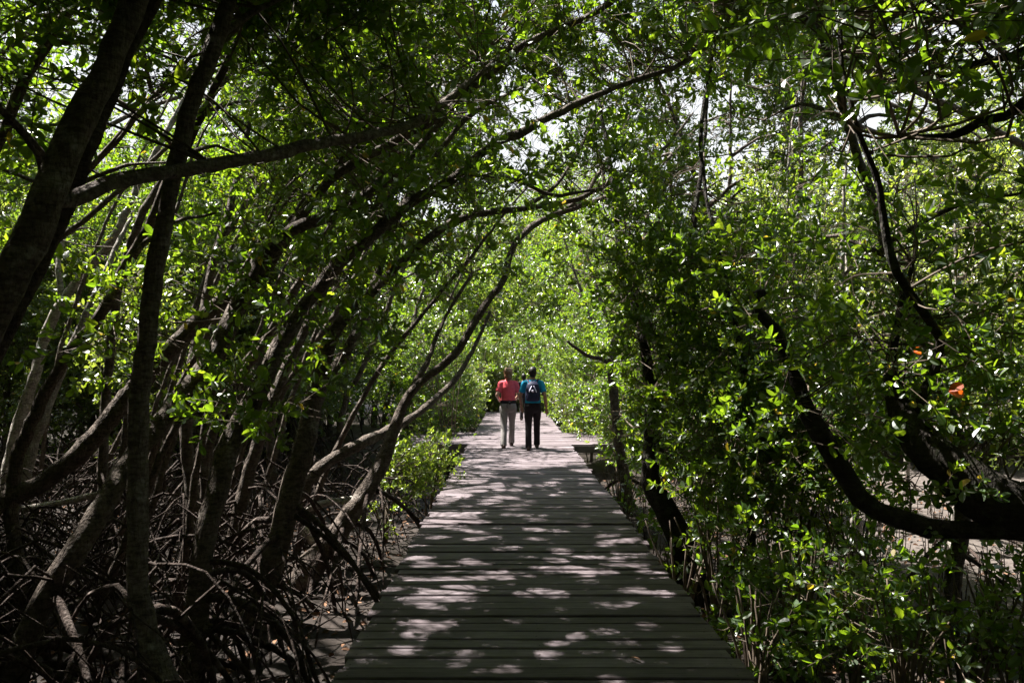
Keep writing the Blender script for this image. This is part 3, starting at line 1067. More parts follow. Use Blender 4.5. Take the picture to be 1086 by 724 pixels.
# ------------------------------------------------------------------ the leaning mangroves left of the boards
hero_tree('mangrove_tree', 'thick rough trunk leaning across the top corner with one long low branch', [
    [(-200, 915, 4.0, 62), (-120, 600, 4.0, 56), (-50, 420, 4.0, 52), (0, 310, 4.0, 48), (45, 215, 4.0, 46), (85, 130, 4.1, 40), (120, 60, 4.2, 37), (145, 0, 4.3, 34), (172, -80, 4.5, 30), (200, -160, 4.7, 24), (240, -260, 5.0, 14)],
    [(48, 214, 4.05, 24), (75, 211, 4.2, 24), (115, 192, 4.4, 22), (165, 181, 4.7, 21), (240, 170, 5.2, 19), (300, 158, 5.7, 18), (345, 150, 6.0, 16), (400, 140, 6.5, 15), (440, 128, 6.9, 14), (480, 100, 7.2, 11), (530, 60, 7.5, 7)],
], [((200, -170, 5.0), (1.9, 1.6, 0.9), 60), ((80, -120, 6.0), (2.0, 2.0, 0.8), 55), ((430, 60, 7.0), (1.5, 1.4, .7), 34), ((60, 60, 5.6), (0.9, 0.8, .5), 13)], BARK_LIFTED, 101, ws=.74, roots=5)

hero_tree('mangrove_tree', 'tall slender trunk rising nearly straight from a flared foot', [
    [(190, 800, 5.0, 56), (170, 724, 5.0, 44), (148, 670, 5.0, 36), (136, 610, 5.0, 33), (135, 560, 5.0, 32), (140, 480, 5.0, 32), (146, 400, 5.0, 30), (153, 340, 5.0, 29), (165, 270, 5.05, 28), (180, 200, 5.1, 28), (196, 140, 5.15, 27), (216, 75, 5.2, 26), (240, 0, 5.3, 25), (262, -90, 5.5, 22), (280, -190, 5.8, 15)],
    [(224, 52, 5.3, 10), (262, 20, 5.6, 9), (320, -10, 6.0, 8), (380, -50, 6.5, 5)],
], [((300, -150, 6.2), (1.7, 1.5, 0.9), 55), ((360, 0, 6.6), (1.3, 1.1, .5), 24), ((170, 30, 6.4), (1.2, 1.0, .5), 20)], BARK_LIFTED, 102, ws=.68, roots=9, root_h=(.2, .95), root_reach=(.4, 1.1))

hero_tree('mangrove_tree', 'trunk slanting low from the bank then sweeping up over the boards', [
    [(-140, 660, 7.5, 36), (-80, 588, 7.5, 34), (0, 530, 7.6, 33), (50, 505, 7.7, 33), (100, 460, 7.8, 32), (130, 422, 7.9, 31), (190, 362, 8.0, 29), (220, 330, 8.0, 28), (280, 280, 8.1, 22), (310, 240, 8.1, 20), (340, 200, 8.2, 18), (362, 180, 8.2, 16), (412, 150, 8.3, 15), (462, 120, 8.3, 17), (512, 82, 8.4, 15), (560, 42, 8.5, 12), (640, 5, 8.7, 12), (720, -60, 9.0, 7)],
], [((640, -70, 8.8), (1.8, 1.5, .9), 60), ((560, 70, 9.4), (1.2, 1.0, .5), 24), ((420, 60, 9.2), (1.3, 1.0, .6), 26)], BARK_DARK, 103, ws=.62, roots=7)

hero_tree('mangrove_tree', 'dark trunk bowed from the lower corner with a sunlit edge', [
    [(-5, 765, 5.5, 50), (12, 715, 5.5, 42), (40, 648, 5.5, 38), (75, 590, 5.6, 36), (115, 520, 5.9, 33), (150, 470, 6.3, 31), (185, 425, 6.7, 30), (225, 372, 7.0, 28), (260, 305, 7.3, 25), (300, 252, 7.5, 23), (362, 222, 7.7, 18), (392, 200, 7.8, 16), (417, 180, 7.9, 14), (445, 150, 8.0, 11), (480, 112, 8.2, 10), (510, 60, 8.5, 6)],
], [((470, 40, 8.4), (1.5, 1.2, .6), 34), ((350, 120, 8.4), (1.0, .9, .5), 18), ((520, -60, 8.0), (1.4, 1.3, .7), 36), ((200, 400, 6.4), (.4, .3, .35), 6), ((270, 270, 7.2), (.5, .4, .4), 9), ((130, 330, 7.4), (.5, .4, .4), 8)], BARK_DARK, 104, ws=.68, roots=10, root_h=(.2, .9))

hero_tree('mangrove_tree', 'long trunk bending from upright to a straight diagonal over the boards', [
    [(196, 735, 6.0, 48), (200, 700, 6.0, 40), (205, 662, 6.05, 37), (220, 562, 6.15, 35), (236, 500, 6.3, 35), (250, 462, 6.4, 34), (280, 402, 6.6, 29), (310, 345, 6.8, 25), (362, 280, 7.0, 22), (392, 255, 7.1, 20), (437, 220, 7.3, 18), (487, 190, 7.5, 15), (527, 160, 7.7, 14), (572, 137, 7.9, 13), (627, 110, 8.1, 11), (682, 87, 8.3, 9), (724, 68, 8.5, 7), (790, 20, 8.8, 5)],
    [(500, 183, 7.6, 10), (545, 190, 7.9, 8), (590, 205, 8.3, 6), (640, 200, 8.8, 4)],
], [((720, 20, 8.8), (1.7, 1.4, .7), 60), ((620, 60, 8.8), (1.3, 1.0, .5), 26), ((590, 170, 9.0), (.8, .7, .35), 10), ((800, -60, 8.0), (1.5, 1.4, .7), 40), ((310, 300, 6.6), (.5, .4, .4), 9), ((420, 215, 7.1), (.5, .4, .35), 9), ((255, 410, 6.2), (.35, .3, .3), 5), ((520, 190, 7.4), (.5, .4, .3), 8)], BARK_DARK, 105, ws=.66, roots=12, root_h=(.2, 1.1))

hero_tree('mangrove_tree', 'reddish brown trunk with sunlit upper side forking into two arching arms', [
    [(268, 668, 7.5, 48), (278, 625, 7.5, 42), (298, 565, 7.6, 38), (320, 487, 7.7, 35), (332, 440, 7.8, 33), (345, 392, 7.9, 26), (362, 348, 8.0, 20), (392, 315, 8.2, 16), (427, 280, 8.5, 13), (472, 245, 8.8, 12), (507, 231, 9.0, 11), (562, 222, 9.3, 9), (612, 211, 9.6, 8), (652, 190, 9.9, 8), (700, 165, 10.2, 6), (735, 120, 10.5, 3)],
    [(338, 415, 7.85, 18), (372, 360, 8.3, 16), (395, 300, 8.7, 14), (420, 230, 9.0, 12), (455, 170, 9.3, 10), (500, 120, 9.6, 8), (560, 90, 10, 5)],
    [(555, 222, 9.25, 8), (585, 200, 9.4, 6), (615, 160, 9.7, 5), (640, 110, 10, 3)],
], [((660, 130, 10.2), (1.4, 1.1, .6), 32), ((530, 90, 10.2), (1.2, 1.0, .6), 24), ((430, 190, 10.2), (1.1, .9, .5), 18), ((390, 290, 8.2), (.55, .4, .4), 10), ((470, 260, 8.8), (.5, .4, .3), 8), ((350, 370, 7.7), (.4, .3, .35), 6)], BARK_DARK, 106, ws=.66, roots=12, root_h=(.3, 1.3))

hero_tree('mangrove_tree', 'crooked trunk nearest the boards curving up then out over the walkers', [
    [(300, 640, 9.0, 42), (330, 598, 9.0, 38), (365, 550, 9.2, 30), (392, 508, 9.4, 25), (408, 475, 9.6, 21), (422, 435, 9.8, 16), (442, 405, 9.9, 14), (480, 375, 10.1, 12), (512, 325, 10.4, 11), (537, 293, 10.6, 10), (547, 260, 10.8, 10), (572, 235, 11.0, 10), (612, 217, 11.3, 9), (662, 200, 11.6, 8), (702, 172, 12.0, 6), (745, 130, 12.3, 3)],
    [(436, 412, 9.9, 9), (452, 385, 10.3, 8), (470, 340, 10.8, 6), (500, 290, 11.3, 5)],
    [(600, 222, 11.2, 9), (625, 200, 11.3, 7), (655, 150, 11.6, 5), (680, 95, 12, 3)],
], [((690, 140, 12.0), (1.6, 1.3, .7), 34), ((600, 150, 12.2), (1.5, 1.3, .7), 32), ((505, 270, 12.0), (.9, .9, .5), 14)], BARK_DARK, 107, ws=.68, roots=11, root_h=(.2, 1.1))

hero_tree('mangrove_tree', 'thin straight stem standing behind the forked reddish trunk', [
    [(240, 612, 9.4, 24), (246, 585, 9.4, 21), (260, 512, 9.5, 19), (280, 447, 9.6, 18), (302, 395, 9.8, 15), (335, 330, 10, 12), (372, 250, 10.3, 9), (400, 180, 10.6, 6)],
], [((390, 160, 10.8), (1.3, 1.1, .7), 26), ((300, 250, 10.6), (1.1, .9, .6), 20)], BARK_DARK, 108, roots=6, root_h=(.2, .9))

hero_tree('mangrove_tree', 'thin upright stem between the tall slender trunk and the long diagonal one', [
    [(215, 620, 9.0, 24), (208, 570, 9.0, 20), (198, 482, 9.1, 18), (196, 430, 9.2, 16), (206, 370, 9.3, 14), (226, 290, 9.6, 12), (250, 200, 10, 9), (268, 110, 10.4, 6)],
], [((260, 90, 10.6), (1.5, 1.2, .8), 34), ((200, 220, 10.4), (1.2, 1.0, .6), 20)], BARK_DARK, 109, roots=6, root_h=(.2, .9))

hero_tree('mangrove_tree', 'pale stem with sunlight put into its bark colour near the edge of the thicket', [
    [(4, 545, 13, 20), (10, 497, 13, 18), (20, 452, 13, 17), (35, 402, 13, 15), (47, 362, 13.1, 14), (65, 322, 13.1, 13), (85, 293, 13.2, 12), (118, 255, 13.2, 11), (142, 205, 13.3, 10), (163, 165, 13.4, 9), (195, 105, 13.6, 7), (230, 30, 14, 5)],
    [(66, 320, 13.1, 8), (62, 280, 13.2, 7), (70, 220, 13.5, 5)],
], [((220, 20, 14.4), (1.8, 1.4, 1.0), 34), ((90, 180, 14.6), (1.5, 1.2, .8), 24)], BARK_PALE, 110, roots=6, root_h=(.2, 1.0))

hero_tree('mangrove_tree', 'short pale stem patched with sun beside the taller pale one', [
    [(24, 560, 12, 20), (30, 495, 12, 17), (44, 445, 12, 16), (60, 400, 12.1, 14), (84, 345, 12.3, 11), (108, 290, 12.5, 8), (140, 230, 13, 5)],
], [((130, 225, 13.4), (1.4, 1.1, .7), 24), ((20, 260, 13.0), (1.3, 1.1, .8), 24)], BARK_PALE, 111, roots=5, root_h=(.2, 1.0))

hero_tree('mangrove_tree', 'fallen looking stem lying almost flat across the roots beside the crooked trunk', [
    [(285, 590, 9.6, 22), (333, 505, 9.9, 18), (376, 472, 10.3, 16), (410, 455, 10.8, 13), (450, 430, 11.5, 10), (490, 390, 12.4, 7), (520, 330, 13.2, 4)],
], [((500, 350, 13.2), (1.2, 1.0, .6), 24)], BARK_DARK, 112, roots=4, root_h=(.2, .6))

# ------------------------------------------------------------------ trees right of the boards
hero_tree('mangrove_tree', 'massive crooked tree, shade put into its black bark, with two limbs reaching in over the mud flat', [
    [(1270, 830, 4.8, 100), (1235, 700, 4.85, 88), (1180, 610, 4.9, 80), (1120, 560, 5.0, 66), (1070, 540, 5.0, 56), (1035, 522, 5.05, 50), (1005, 497, 5.1, 44), (975, 468, 5.2, 38), (955, 438, 5.3, 28), (946, 400, 5.4, 18), (948, 362, 5.5, 11), (956, 320, 5.6, 7), (968, 280, 5.7, 4)],
    [(1120, 562, 4.98, 34), (1085, 560, 4.98, 25), (1040, 562, 5.0, 20), (985, 562, 5.05, 22), (930, 545, 5.1, 21), (900, 512, 5.15, 21), (876, 472, 5.2, 20), (856, 440, 5.3, 18), (836, 392, 5.4, 13), (820, 352, 5.45, 11), (801, 330, 5.5, 12), (800, 316, 5.5, 12), (810, 310, 5.52, 8)],
    [(962, 448, 5.28, 16), (985, 405, 5.2, 11), (994, 362, 5.1, 10), (966, 325, 5.05, 9), (945, 290, 5.0, 9), (935, 250, 5.0, 8), (930, 200, 5.0, 7), (910, 145, 5.0, 6), (893, 75, 5.0, 5), (888, 0, 5.1, 6), (880, -70, 5.2, 4)],
], [((985, 20, 4.9), (1.0, .8, .8), 22), ((920, -40, 5.2), (1.2, 1.0, .4), 30), ((1050, 300, 5.0), (.6, .5, .6), 14), ((960, 310, 5.5), (.7, .5, .4), 12), ((900, 230, 6.2), (.8, .6, .8), 16), ((900, 420, 6.0), (.5, .4, .4), 10), ((815, 350, 5.4), (.3, .25, .35), 4), ((845, 430, 5.2), (.3, .25, .35), 3), ((940, 400, 5.0), (.35, .25, .35), 8), ((980, 520, 5.1), (.4, .2, .25), 3), ((1000, 430, 5.6), (.4, .3, .3), 8), ((1070, 430, 5.3), (.35, .3, .3), 7), ((940, 500, 5.6), (.5, .4, .3), 4)],
    BARK_SHADED, 120, ws=1.0, cf=1.0, leaf=('mid', .85), roots=4, root_h=(.2, .8), sides=16, rough=.14, nspr=7, sigma=.34)

hero_tree('mangrove_tree', 'tree holding dark level boughs out across the sunlit upper foliage', [
    [(1330, 830, 4.6, 60), (1300, 500, 4.7, 50), (1230, 250, 4.8, 38), (1160, 130, 4.9, 26), (1110, 100, 5.0, 16), (1086, 107, 5.1, 12), (1064, 122, 5.1, 11), (1034, 128, 5.2, 10), (1004, 145, 5.3, 8), (954, 145, 5.4, 5)],
    [(1225, 240, 4.8, 18), (1150, 60, 5.0, 14), (1110, 45, 5.1, 12), (1074, 56, 5.2, 9), (1004, 76, 5.3, 8), (974, 83, 5.4, 6), (909, 88, 5.6, 4)],
], [((1080, -40, 5.0), (1.0, .9, .6), 30), ((1050, 60, 5.4), (.9, .7, .5), 16), ((1150, 200, 5.2), (.7, .7, .9), 20), ((1000, 15, 3.5), (.45, .3, .25), 5), ((890, 5, 3.7), (.4, .3, .2), 4)], BARK_SHADED, 121, ws=1.0, cf=1.0, leaf=('big', .95), nspr=7, sigma=.32, roots=3)

hero_tree('mangrove_tree', 'dark ivy clad trunk close beside the boards kinked near its foot', [
    [(740, 640, 8.4, 44), (722, 575, 8.4, 36), (702, 532, 8.45, 30), (689, 508, 8.5, 26), (691, 467, 8.6, 23), (690, 420, 8.7, 17), (680, 350, 8.9, 12), (662, 280, 9.1, 9), (652, 200, 9.4, 7), (640, 120, 9.8, 5), (620, 50, 10.2, 5)],
    [(690, 425, 8.7, 12), (720, 350, 8.8, 10), (735, 260, 9.0, 8), (745, 160, 9.3, 6), (750, 70, 9.6, 4)],
], [((690, 130, 10.2), (1.5, 1.2, .9), 46), ((730, 240, 9.8), (1.2, 1.0, .9), 40), ((680, 300, 10.0), (.9, .9, .7), 26), ((720, 400, 9.4), (.9, .8, .6), 30), ((735, 500, 9.0), (.7, .7, .5), 22), ((800, 40, 9.6), (1.3, 1.1, .8), 34), ((670, 420, 9.8), (.55, .6, .5), 14), ((680, 330, 8.4), (.35, .3, .6), 16), ((660, 220, 8.7), (.5, .35, .7), 18), ((700, 440, 8.2), (.3, .3, .4), 12), ((725, 330, 8.3), (.5, .4, .8), 20)],
    BARK_SHADED, 122, leaf=('mid', 1.0), roots=5, root_h=(.2, .8), lmat=LEAF)

hero_tree('mangrove_tree', 'whip thin dark stem rising through dense leaves behind the black crooked limb', [
    [(800, 640, 8.0, 14), (796, 520, 8.1, 12), (790, 420, 8.2, 11), (784, 360, 8.3, 8), (768, 290, 8.4, 6), (752, 220, 8.6, 5), (745, 130, 8.9, 6), (760, 40, 9.2, 4)],
], [((800, 330, 9.0), (1.0, .8, .9), 38), ((810, 480, 8.6), (.9, .7, .6), 30), ((780, 180, 9.4), (1.0, .9, .7), 26), ((775, 300, 7.8), (.45, .35, .7), 16), ((800, 430, 7.6), (.4, .35, .5), 14), ((850, 400, 7.6), (.8, .6, .45), 34), ((930, 440, 7.8), (.9, .7, .4), 30), ((1010, 400, 7.4), (.8, .6, .4), 26), ((860, 500, 7.2), (.6, .5, .3), 18), ((760, 480, 7.4), (.5, .4, .4), 18)], BARK_SHADED, 123, leaf=('mid', .9), roots=3, root_h=(.1, .5))

hero_tree('mangrove_tree', 'slim tree with a hooked bough at the bend beyond the ivy clad trunk', [
    [(672, 560, 13, 18), (662, 500, 13, 15), (655, 450, 13, 14), (650, 400, 13.1, 12), (652, 365, 13.2, 10), (668, 340, 13.3, 8), (680, 280, 13.5, 6), (690, 200, 14, 4)],
    [(651, 392, 13.1, 7), (642, 382, 13.0, 6), (622, 376, 12.9, 5), (602, 362, 12.8, 4)],
], [((680, 260, 14), (1.6, 1.3, 1.0), 44), ((690, 400, 13.6), (1.3, 1.0, .8), 36), ((670, 470, 13.6), (.9, .9, .5), 22)], BARK_DARK, 124, leaf=('mid', 1.0), roots=4, root_h=(.2, .7))
print('hero leaves', TOTAL[0])

# sunlit open crowns right of centre, small grey-green leaves and a web of twigs
sun_trees = [
    (905, 560, 10.2, 'twiggy grey green tree in full sun behind the black crooked limbs', (895, 220), (1.7, 1.4, 1.6), 95),
    (1010, 560, 10.6, 'wide sunlit small leaved tree above the pale mud flat', (1010, 230), (1.6, 1.4, 1.6), 85),
    (845, 560, 12.5, 'tangle branched tree with light grey twigs rising above the whip thin stem', (835, 190), (1.6, 1.5, 2.0), 100),
    (1110, 560, 9.4, 'bushy bright tree at the outer edge beside the level boughs', (1090, 320), (1.1, 1.1, 1.5), 70),
    (960, 540, 15.5, 'tall pale tree across the mud flat', (950, 120), (2.6, 1.8, 2.4), 120),
]
for q, (bx, by, d, lab, (cxp, cyp), rad, n) in enumerate(sun_trees):
    c = P(cxp, cyp, d)
    rgx = np.random.default_rng(300 + q)
    base = P(bx, by, d)
    f = FPX / d
    gy_ = 390 + FPX * (EYE - GZ) / d
    limbs = [[(bx, gy_ + 4, d, .16 * f), (bx + 4, (gy_ + cyp) / 2 + 60, d, .12 * f), ((bx + cxp) / 2, (gy_ + cyp) / 2 - 10, d, .10 * f), (cxp, cyp, d, .06 * f), (cxp + 10, cyp - 90, d, .03 * f)]]
    for s in range(6):
        a = rgx.uniform(0, 6.28)
        st = rgx.uniform(.3, .85)
        x0, y0 = bx + (cxp - bx) * st, gy_ + (cyp - gy_) * st
        limbs.append([(x0, y0, d, .06 * f), (x0 + math.cos(a) * .5 * f, y0 - .4 * f, d + math.sin(a) * .5, .045 * f), (x0 + math.cos(a) * 1.1 * f, y0 - (.5 + .6 * rgx.random()) * f, d + math.sin(a) * 1.0, .02 * f)])
    hero_tree('mangrove_tree', lab, limbs, [(tuple(c) + (0,), rad, n)], BARK_PALE, 310 + q, cf=1.0, leaf=('small', 1.15), lmat=LEAF_SMALL, nspr=11, sigma=.36, drop=.12, roots=3, root_h=(.1, .4), tone=.55)
print('hero leaves', TOTAL[0])

# ------------------------------------------------------------------ shrubs and saplings with a look of their own


def shrub(name, label, base, h, rx, n, seed, leaf='mid', scale=1.0, lmat=None, stems=5, cat='shrub', group=None, carve=True, zlo=.25, nspr=9, sigma=.2, strip=True):
    rg = np.random.default_rng(seed)
    base = np.array([base[0], base[1], GZ])
    t = thing(name, label, cat, base, group)
    tips = []
    for s in range(stems):
        a = rg.uniform(0, 6.28)
        o = np.array([math.cos(a), math.sin(a), 0]) * rx * rg.uniform(.2, .8)
        p = spline([base + o * .1 - [0, 0, .05], base + o * .4 + [0, 0, h * .4], base + o + [0, 0, h * rg.uniform(.75, .98)]], .1, .006)
        b = Buf()
        b.tube(p, [.016, .012, .006], 6, 0, rough=.06)
        b.obj('stem', TWIG, t)
        tips.append(p)
    b = Buf()
    cs = ellipsoid_pts(base + [0, 0, h * (1 + zlo) / 2], (rx, rx, h * (1 - zlo) / 2), n, rg, .2)
    TOTAL[0] += cluster_cloud(b, cs, nspr, leaf, rg, sigma, scale, limbpts=np.concatenate(tips), brr=.005, carve=carve, strip=strip)
    b.obj('foliage', [lmat or LEAF, TWIG], t, smooth=False)
    return t


g = P(458, 500, 12.0)
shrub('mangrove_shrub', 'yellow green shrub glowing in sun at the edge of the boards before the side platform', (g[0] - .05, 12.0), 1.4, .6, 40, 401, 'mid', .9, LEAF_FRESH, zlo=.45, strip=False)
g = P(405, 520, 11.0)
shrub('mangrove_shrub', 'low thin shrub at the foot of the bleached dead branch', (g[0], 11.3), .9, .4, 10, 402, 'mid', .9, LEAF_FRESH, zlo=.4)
for q, (px, d, h, rx, n, lab) in enumerate([
    (478, 19.5, 2.6, 1.1, 60, 'round dark shrub overhanging the boards just past the left side platform'),
    (440, 21.0, 3.2, 1.4, 70, 'tall dense shrub behind the round dark one'),
    (500, 25.5, 2.5, 1.0, 55, 'small leafed shrub crowding the far end of the boards beyond the dark ones'),
    (625, 20.5, 2.6, .9, 55, 'bright dense shrub overhanging the boards just past the right side platform'),
    (655, 18.0, 2.4, .9, 50, 'leafy shrub sheltering under the hooked bough'),
    (598, 26.0, 2.8, 1.0, 55, 'lime green shrub narrowing the far end of the boards'),
]):
    x = (px - CX) / FPX * d
    shrub('mangrove_shrub', lab, (x, d), h + .75, rx, n, 410 + q, 'mid', 1.05, LEAF, zlo=.1, nspr=11, sigma=.28, strip=False)

low = [
    (700, 600, 7.4, 1.0, .45, 'shade dark sapling tight against the boards before the kinked trunk'),
    (760, 590, 7.2, 1.3, .5, 'sapling with a few large shining leaves beside the kinked trunk'),
    (800, 690, 5.7, .9, .4, 'low sapling nearest the edge of the boards'),
    (850, 640, 6.2, 1.2, .5, 'sparse sapling under the lower black limb'),
    (905, 660, 5.9, 1.1, .45, 'sapling with pale lit leaves in front of the stilt sticks'),
    (960, 690, 5.4, 1.0, .45, 'bright leaved sapling below the big black limb'),
    (1020, 690, 5.5, 1.1, .5, 'broad sapling before the upright mud sticks'),
    (1080, 700, 5.3, 1.2, .5, 'sapling against the foot of the massive black tree'),
    (840, 560, 8.2, 1.6, .6, 'dense sapling at the rim of the mud flat'),
    (905, 575, 8.0, 1.2, .5, 'open twiggy sapling silhouetted on the mud flat'),
    (745, 520, 10.0, 1.9, .7, 'tall sapling in shade behind the kinked trunk'),
    (655, 520, 11.5, 1.1, .5, 'spreading sapling trailing over the edge of the boards'),
]
for q, (px, py, d, h, rx, lab) in enumerate(low):
    g = P(px, py, d)
    shrub('mangrove_sapling', lab, (max(g[0], XR + rx * .6), d), h, rx, int(6 + 13 * rx), 430 + q, 'mid', .95, LEAF, stems=12, cat='sapling', zlo=.15, nspr=6, sigma=.22)
print('hero leaves', TOTAL[0])

# ------------------------------------------------------------------ thicket trees: a few kinds, copied
def thicket_kind(seed, h, zlo, r, n, leaf, lmat, lean, scale=1.0):
    rg = np.random.default_rng(seed)
    trunk = spline([(0, 0, -.1), (lean * .15, 0, h * .3), (lean * .5, .1, h * .6), (lean, .05, h * .95)], .15, .012)
    bt = Buf()
    bt.tube(trunk, [.085, .065, .05, .02], 9, 0, rough=.08)
    lim = [trunk[len(trunk) // 4:]]
    for s in range(7):
        k = rg.uniform(.3, .9)
        st = trunk[int(k * (len(trunk) - 1))]
        a = rg.uniform(0, 6.28)
        o = np.array([math.cos(a), math.sin(a), .7]) * r * rg.uniform(.5, .8)
        p = spline([st, st + o * .5 + [0, 0, .1], st + o], .2, .01)
        bt.tube(p, [.035, .01], 6, 0, rough=.06)
        lim.append(p)
    bl = Buf()
    cs = ellipsoid_pts((lean * .6, 0, (h * 1.08 + zlo) / 2), (r, r, (h * 1.08 - zlo) / 2), n, rg, .3)
    cluster_cloud(bl, cs, 12, leaf, rg, .34, scale, carve=False, far=True, limbpts=np.concatenate(lim), keepout=False)
    br = Buf()
    for s in range(9):
        a = rg.uniform(0, 6.28)
        z = rg.uniform(.2, 1.2)
        st = trunk[np.argmin(np.abs(trunk[:, 2] - z))]
        h_ = z
        o = np.array([math.cos(a), math.sin(a), 0]) * rg.uniform(.4, 1.0) * (.5 + .5 * z)
        br.tube(spline([st, st + o * .4 + [0, 0, .03], st + o * .8 - [0, 0, .4 * h_], st + o - [0, 0, h_ + .12]], .15), [.024, .018], 5, 0, cap=False)
    return bt.mesh('trunk', [BARK_DARK]), bl.mesh('crown', [lmat, TWIG], smooth=False), br.mesh('prop_root', [ROOT])


KINDS = {
    'tall_a': thicket_kind(501, 6.6, 2.2, 2.3, 120, 'big', LEAF, 1.2, 1.1),
    'tall_b': thicket_kind(502, 7.4, 2.8, 2.5, 125, 'big', LEAF, -.6, 1.15),
    'full_a': thicket_kind(503, 5.6, .7, 2.0, 130, 'mid', LEAF, .4, 1.25),
    'full_b': thicket_kind(504, 6.2, .9, 2.1, 130, 'mid', LEAF_SMALL, -.3, 1.25),
    'low_a': thicket_kind(505, 3.6, .35, 1.6, 95, 'mid', LEAF_SMALL, .3, 1.1),
}
rg = np.random.default_rng(77)


def blocks_big(x, y, r):
    """would a crown here stand in one of the wide gaps over the mud flat?"""
    for o, sr in BIG:
        t = max(0.0, (5.0 - o[2]) / SUN[2])
        for tt in (t * .3, t * .65, t, t * 1.3):
            q = o + SUN * tt
            if math.hypot(q[0] - x, q[1] - y) < sr + r * .55:
                return True
    return False


def thicket(kind, x, y, label, group, s=1.0):
    t = thing('mangrove_tree', label, 'tree', (x, y, GZ), group)
    t.rotation_euler = (0, 0, rg.uniform(0, 6.28))
    t.scale = (s, s, s * rg.uniform(.92, 1.1))
    for nm, me in zip(('trunk', 'crown', 'prop_root'), KINDS[kind]):
        o = bpy.data.objects.new(nm, me)
        COL.objects.link(o)
        o.parent = t
        if nm == 'prop_root':
            o['kind'] = 'stuff'
    return t


zones = [
    # x range, y range, count, kinds, label, group, min spacing
    ((-9.5, -3.4), (13, 20), 15, ('tall_a', 'full_b', 'full_a', 'low_a'), 'slender mangrove in the shaded thicket just behind the leaning trunks', 'thicket mangroves behind the leaning trunks', 1.7),
    ((-20, -8), (9, 22), 14, ('tall_a', 'full_a', 'full_b'), 'mangrove deep in the thicket past the pale stems', 'deep thicket mangroves past the bleached stems', 2.2),
    ((-17, -3.0), (20, 34), 30, ('full_a', 'full_a', 'full_b'), 'far mangrove filling the skyline on the pale stem side', 'far mangroves on the bleached stem side', 2.4),
    ((2.6, 7.2), (13.0, 24), 15, ('full_a', 'full_b', 'low_a'), 'leafy mangrove lining the boards beyond the hooked bough', 'leafy mangroves beyond the hooked bough', 1.7),
    ((6, 22), (18.5, 30), 24, ('full_b', 'full_a', 'low_a'), 'mangrove standing across the mud flat', 'mangroves across the mud flat', 2.3),
    ((-6.0, 7.0), (42, 50), 14, ('full_b', 'full_a', 'low_a'), 'sunlit mangrove closing off the end of the boardwalk', 'mangroves at the end of the boardwalk', 1.8),
    ((-34, 36), (36, 56), 44, ('tall_a', 'full_a', 'full_b'), 'distant mangrove in the last wall of forest', 'distant forest wall', 2.8),
    ((5.2, 10), (10.5, 14.5), 2, ('low_a',), 'low bushy mangrove rooted along the near rim of the mud flat', 'low mangroves along the mud flat rim', 1.5),
    ((10, 22), (8, 19), 8, ('tall_a', 'full_b'), 'mangrove past the outer edge of the mud flat', 'mangroves past the mud flat edge', 2.4),
]
for (xa, xb), (ya, yb), n, kinds, lab, grp, sp in zones:
    done = []
    tries = 0
    while len(done) < n and tries < 900:
        tries += 1
        x, y = rg.uniform(xa, xb), rg.uniform(ya, yb)
        if -2.6 < x < 2.9 and y < 35.5:
            continue
        if any(math.hypot(x - u, y - v) < sp for u, v in done) or blocks_big(x, y, 2.0):
            continue
        done.append((x, y))
        thicket(kinds[rg.integers(len(kinds))], x, y, lab, grp, rg.uniform(.85, 1.12) * ((1.5 if abs(x) < 7 else 1.35) if ya >= 36 else 1.3 if ya > 18 else 1.22))
# the canopy trees roofing the boards: crowns of their own, pierced by the gaps
def canopy_tree(x, y, cx, cy, cz, rx, rz, n, seed, label, group, leaf='big', mat=None):
    rq = np.random.default_rng(seed)
    base = np.array([x, y, GZ])
    t = thing('mangrove_tree', label, 'tree', base, group)
    c = np.array([cx, cy, cz])
    tr = spline([base - [0, 0, .1], base + [rq.normal(0, .1), rq.normal(0, .1), 1.6], *([base * .9 + c * .1 + [0, 0, 3.0], base * .62 + c * .38 + [0, 0, 2.6]] if cz > 6.8 and y < 17 else [base * .55 + c * .45 + [0, 0, .8]]), c, c + (c - base) * [.2, .2, .1]], .12, .01)
    b = Buf()
    b.tube(tr, [.075, .06, .05, .035, .012], 9, 0, rough=.09)
    b.obj('trunk', BARK_DARK, t)
    lim = [tr[len(tr) // 2:]]
    for q in range(5):
        st = tr[int(rq.uniform(.5, .9) * len(tr))]
        a = rq.uniform(0, 6.28)
        o = np.array([math.cos(a) * rx, math.sin(a) * rx, rz * .5]) * rq.uniform(.5, .8)
        p = spline([st, st + o * .5 + [0, 0, .12], st + o], .2, .012)
        b = Buf()
        b.tube(p, [.03, .01], 6, 0, rough=.06)
        b.obj('branch', BARK_DARK, t)
        lim.append(p)
    b = Buf()
    TOTAL[0] += cluster_cloud(b, ellipsoid_pts(c, (rx, rx, rz), int(n * DENS), rq, .2), 12, leaf, rq, .30, 1.05, limbpts=np.concatenate(lim))
    b.obj('crown', [mat or LEAF, TWIG], t, smooth=False)
    for q in range(4):
        b = Buf()
        a = rq.uniform(0, 6.28)
        st = tr[np.argmin(np.abs(tr[:, 2] - (GZ + rq.uniform(.3, 1.1))))]
        prop_root(b, st, (math.cos(a), math.sin(a)), rq, rq.uniform(.4, .9), .018, 6)
        b.obj('prop_root', ROOT, t)
    return t


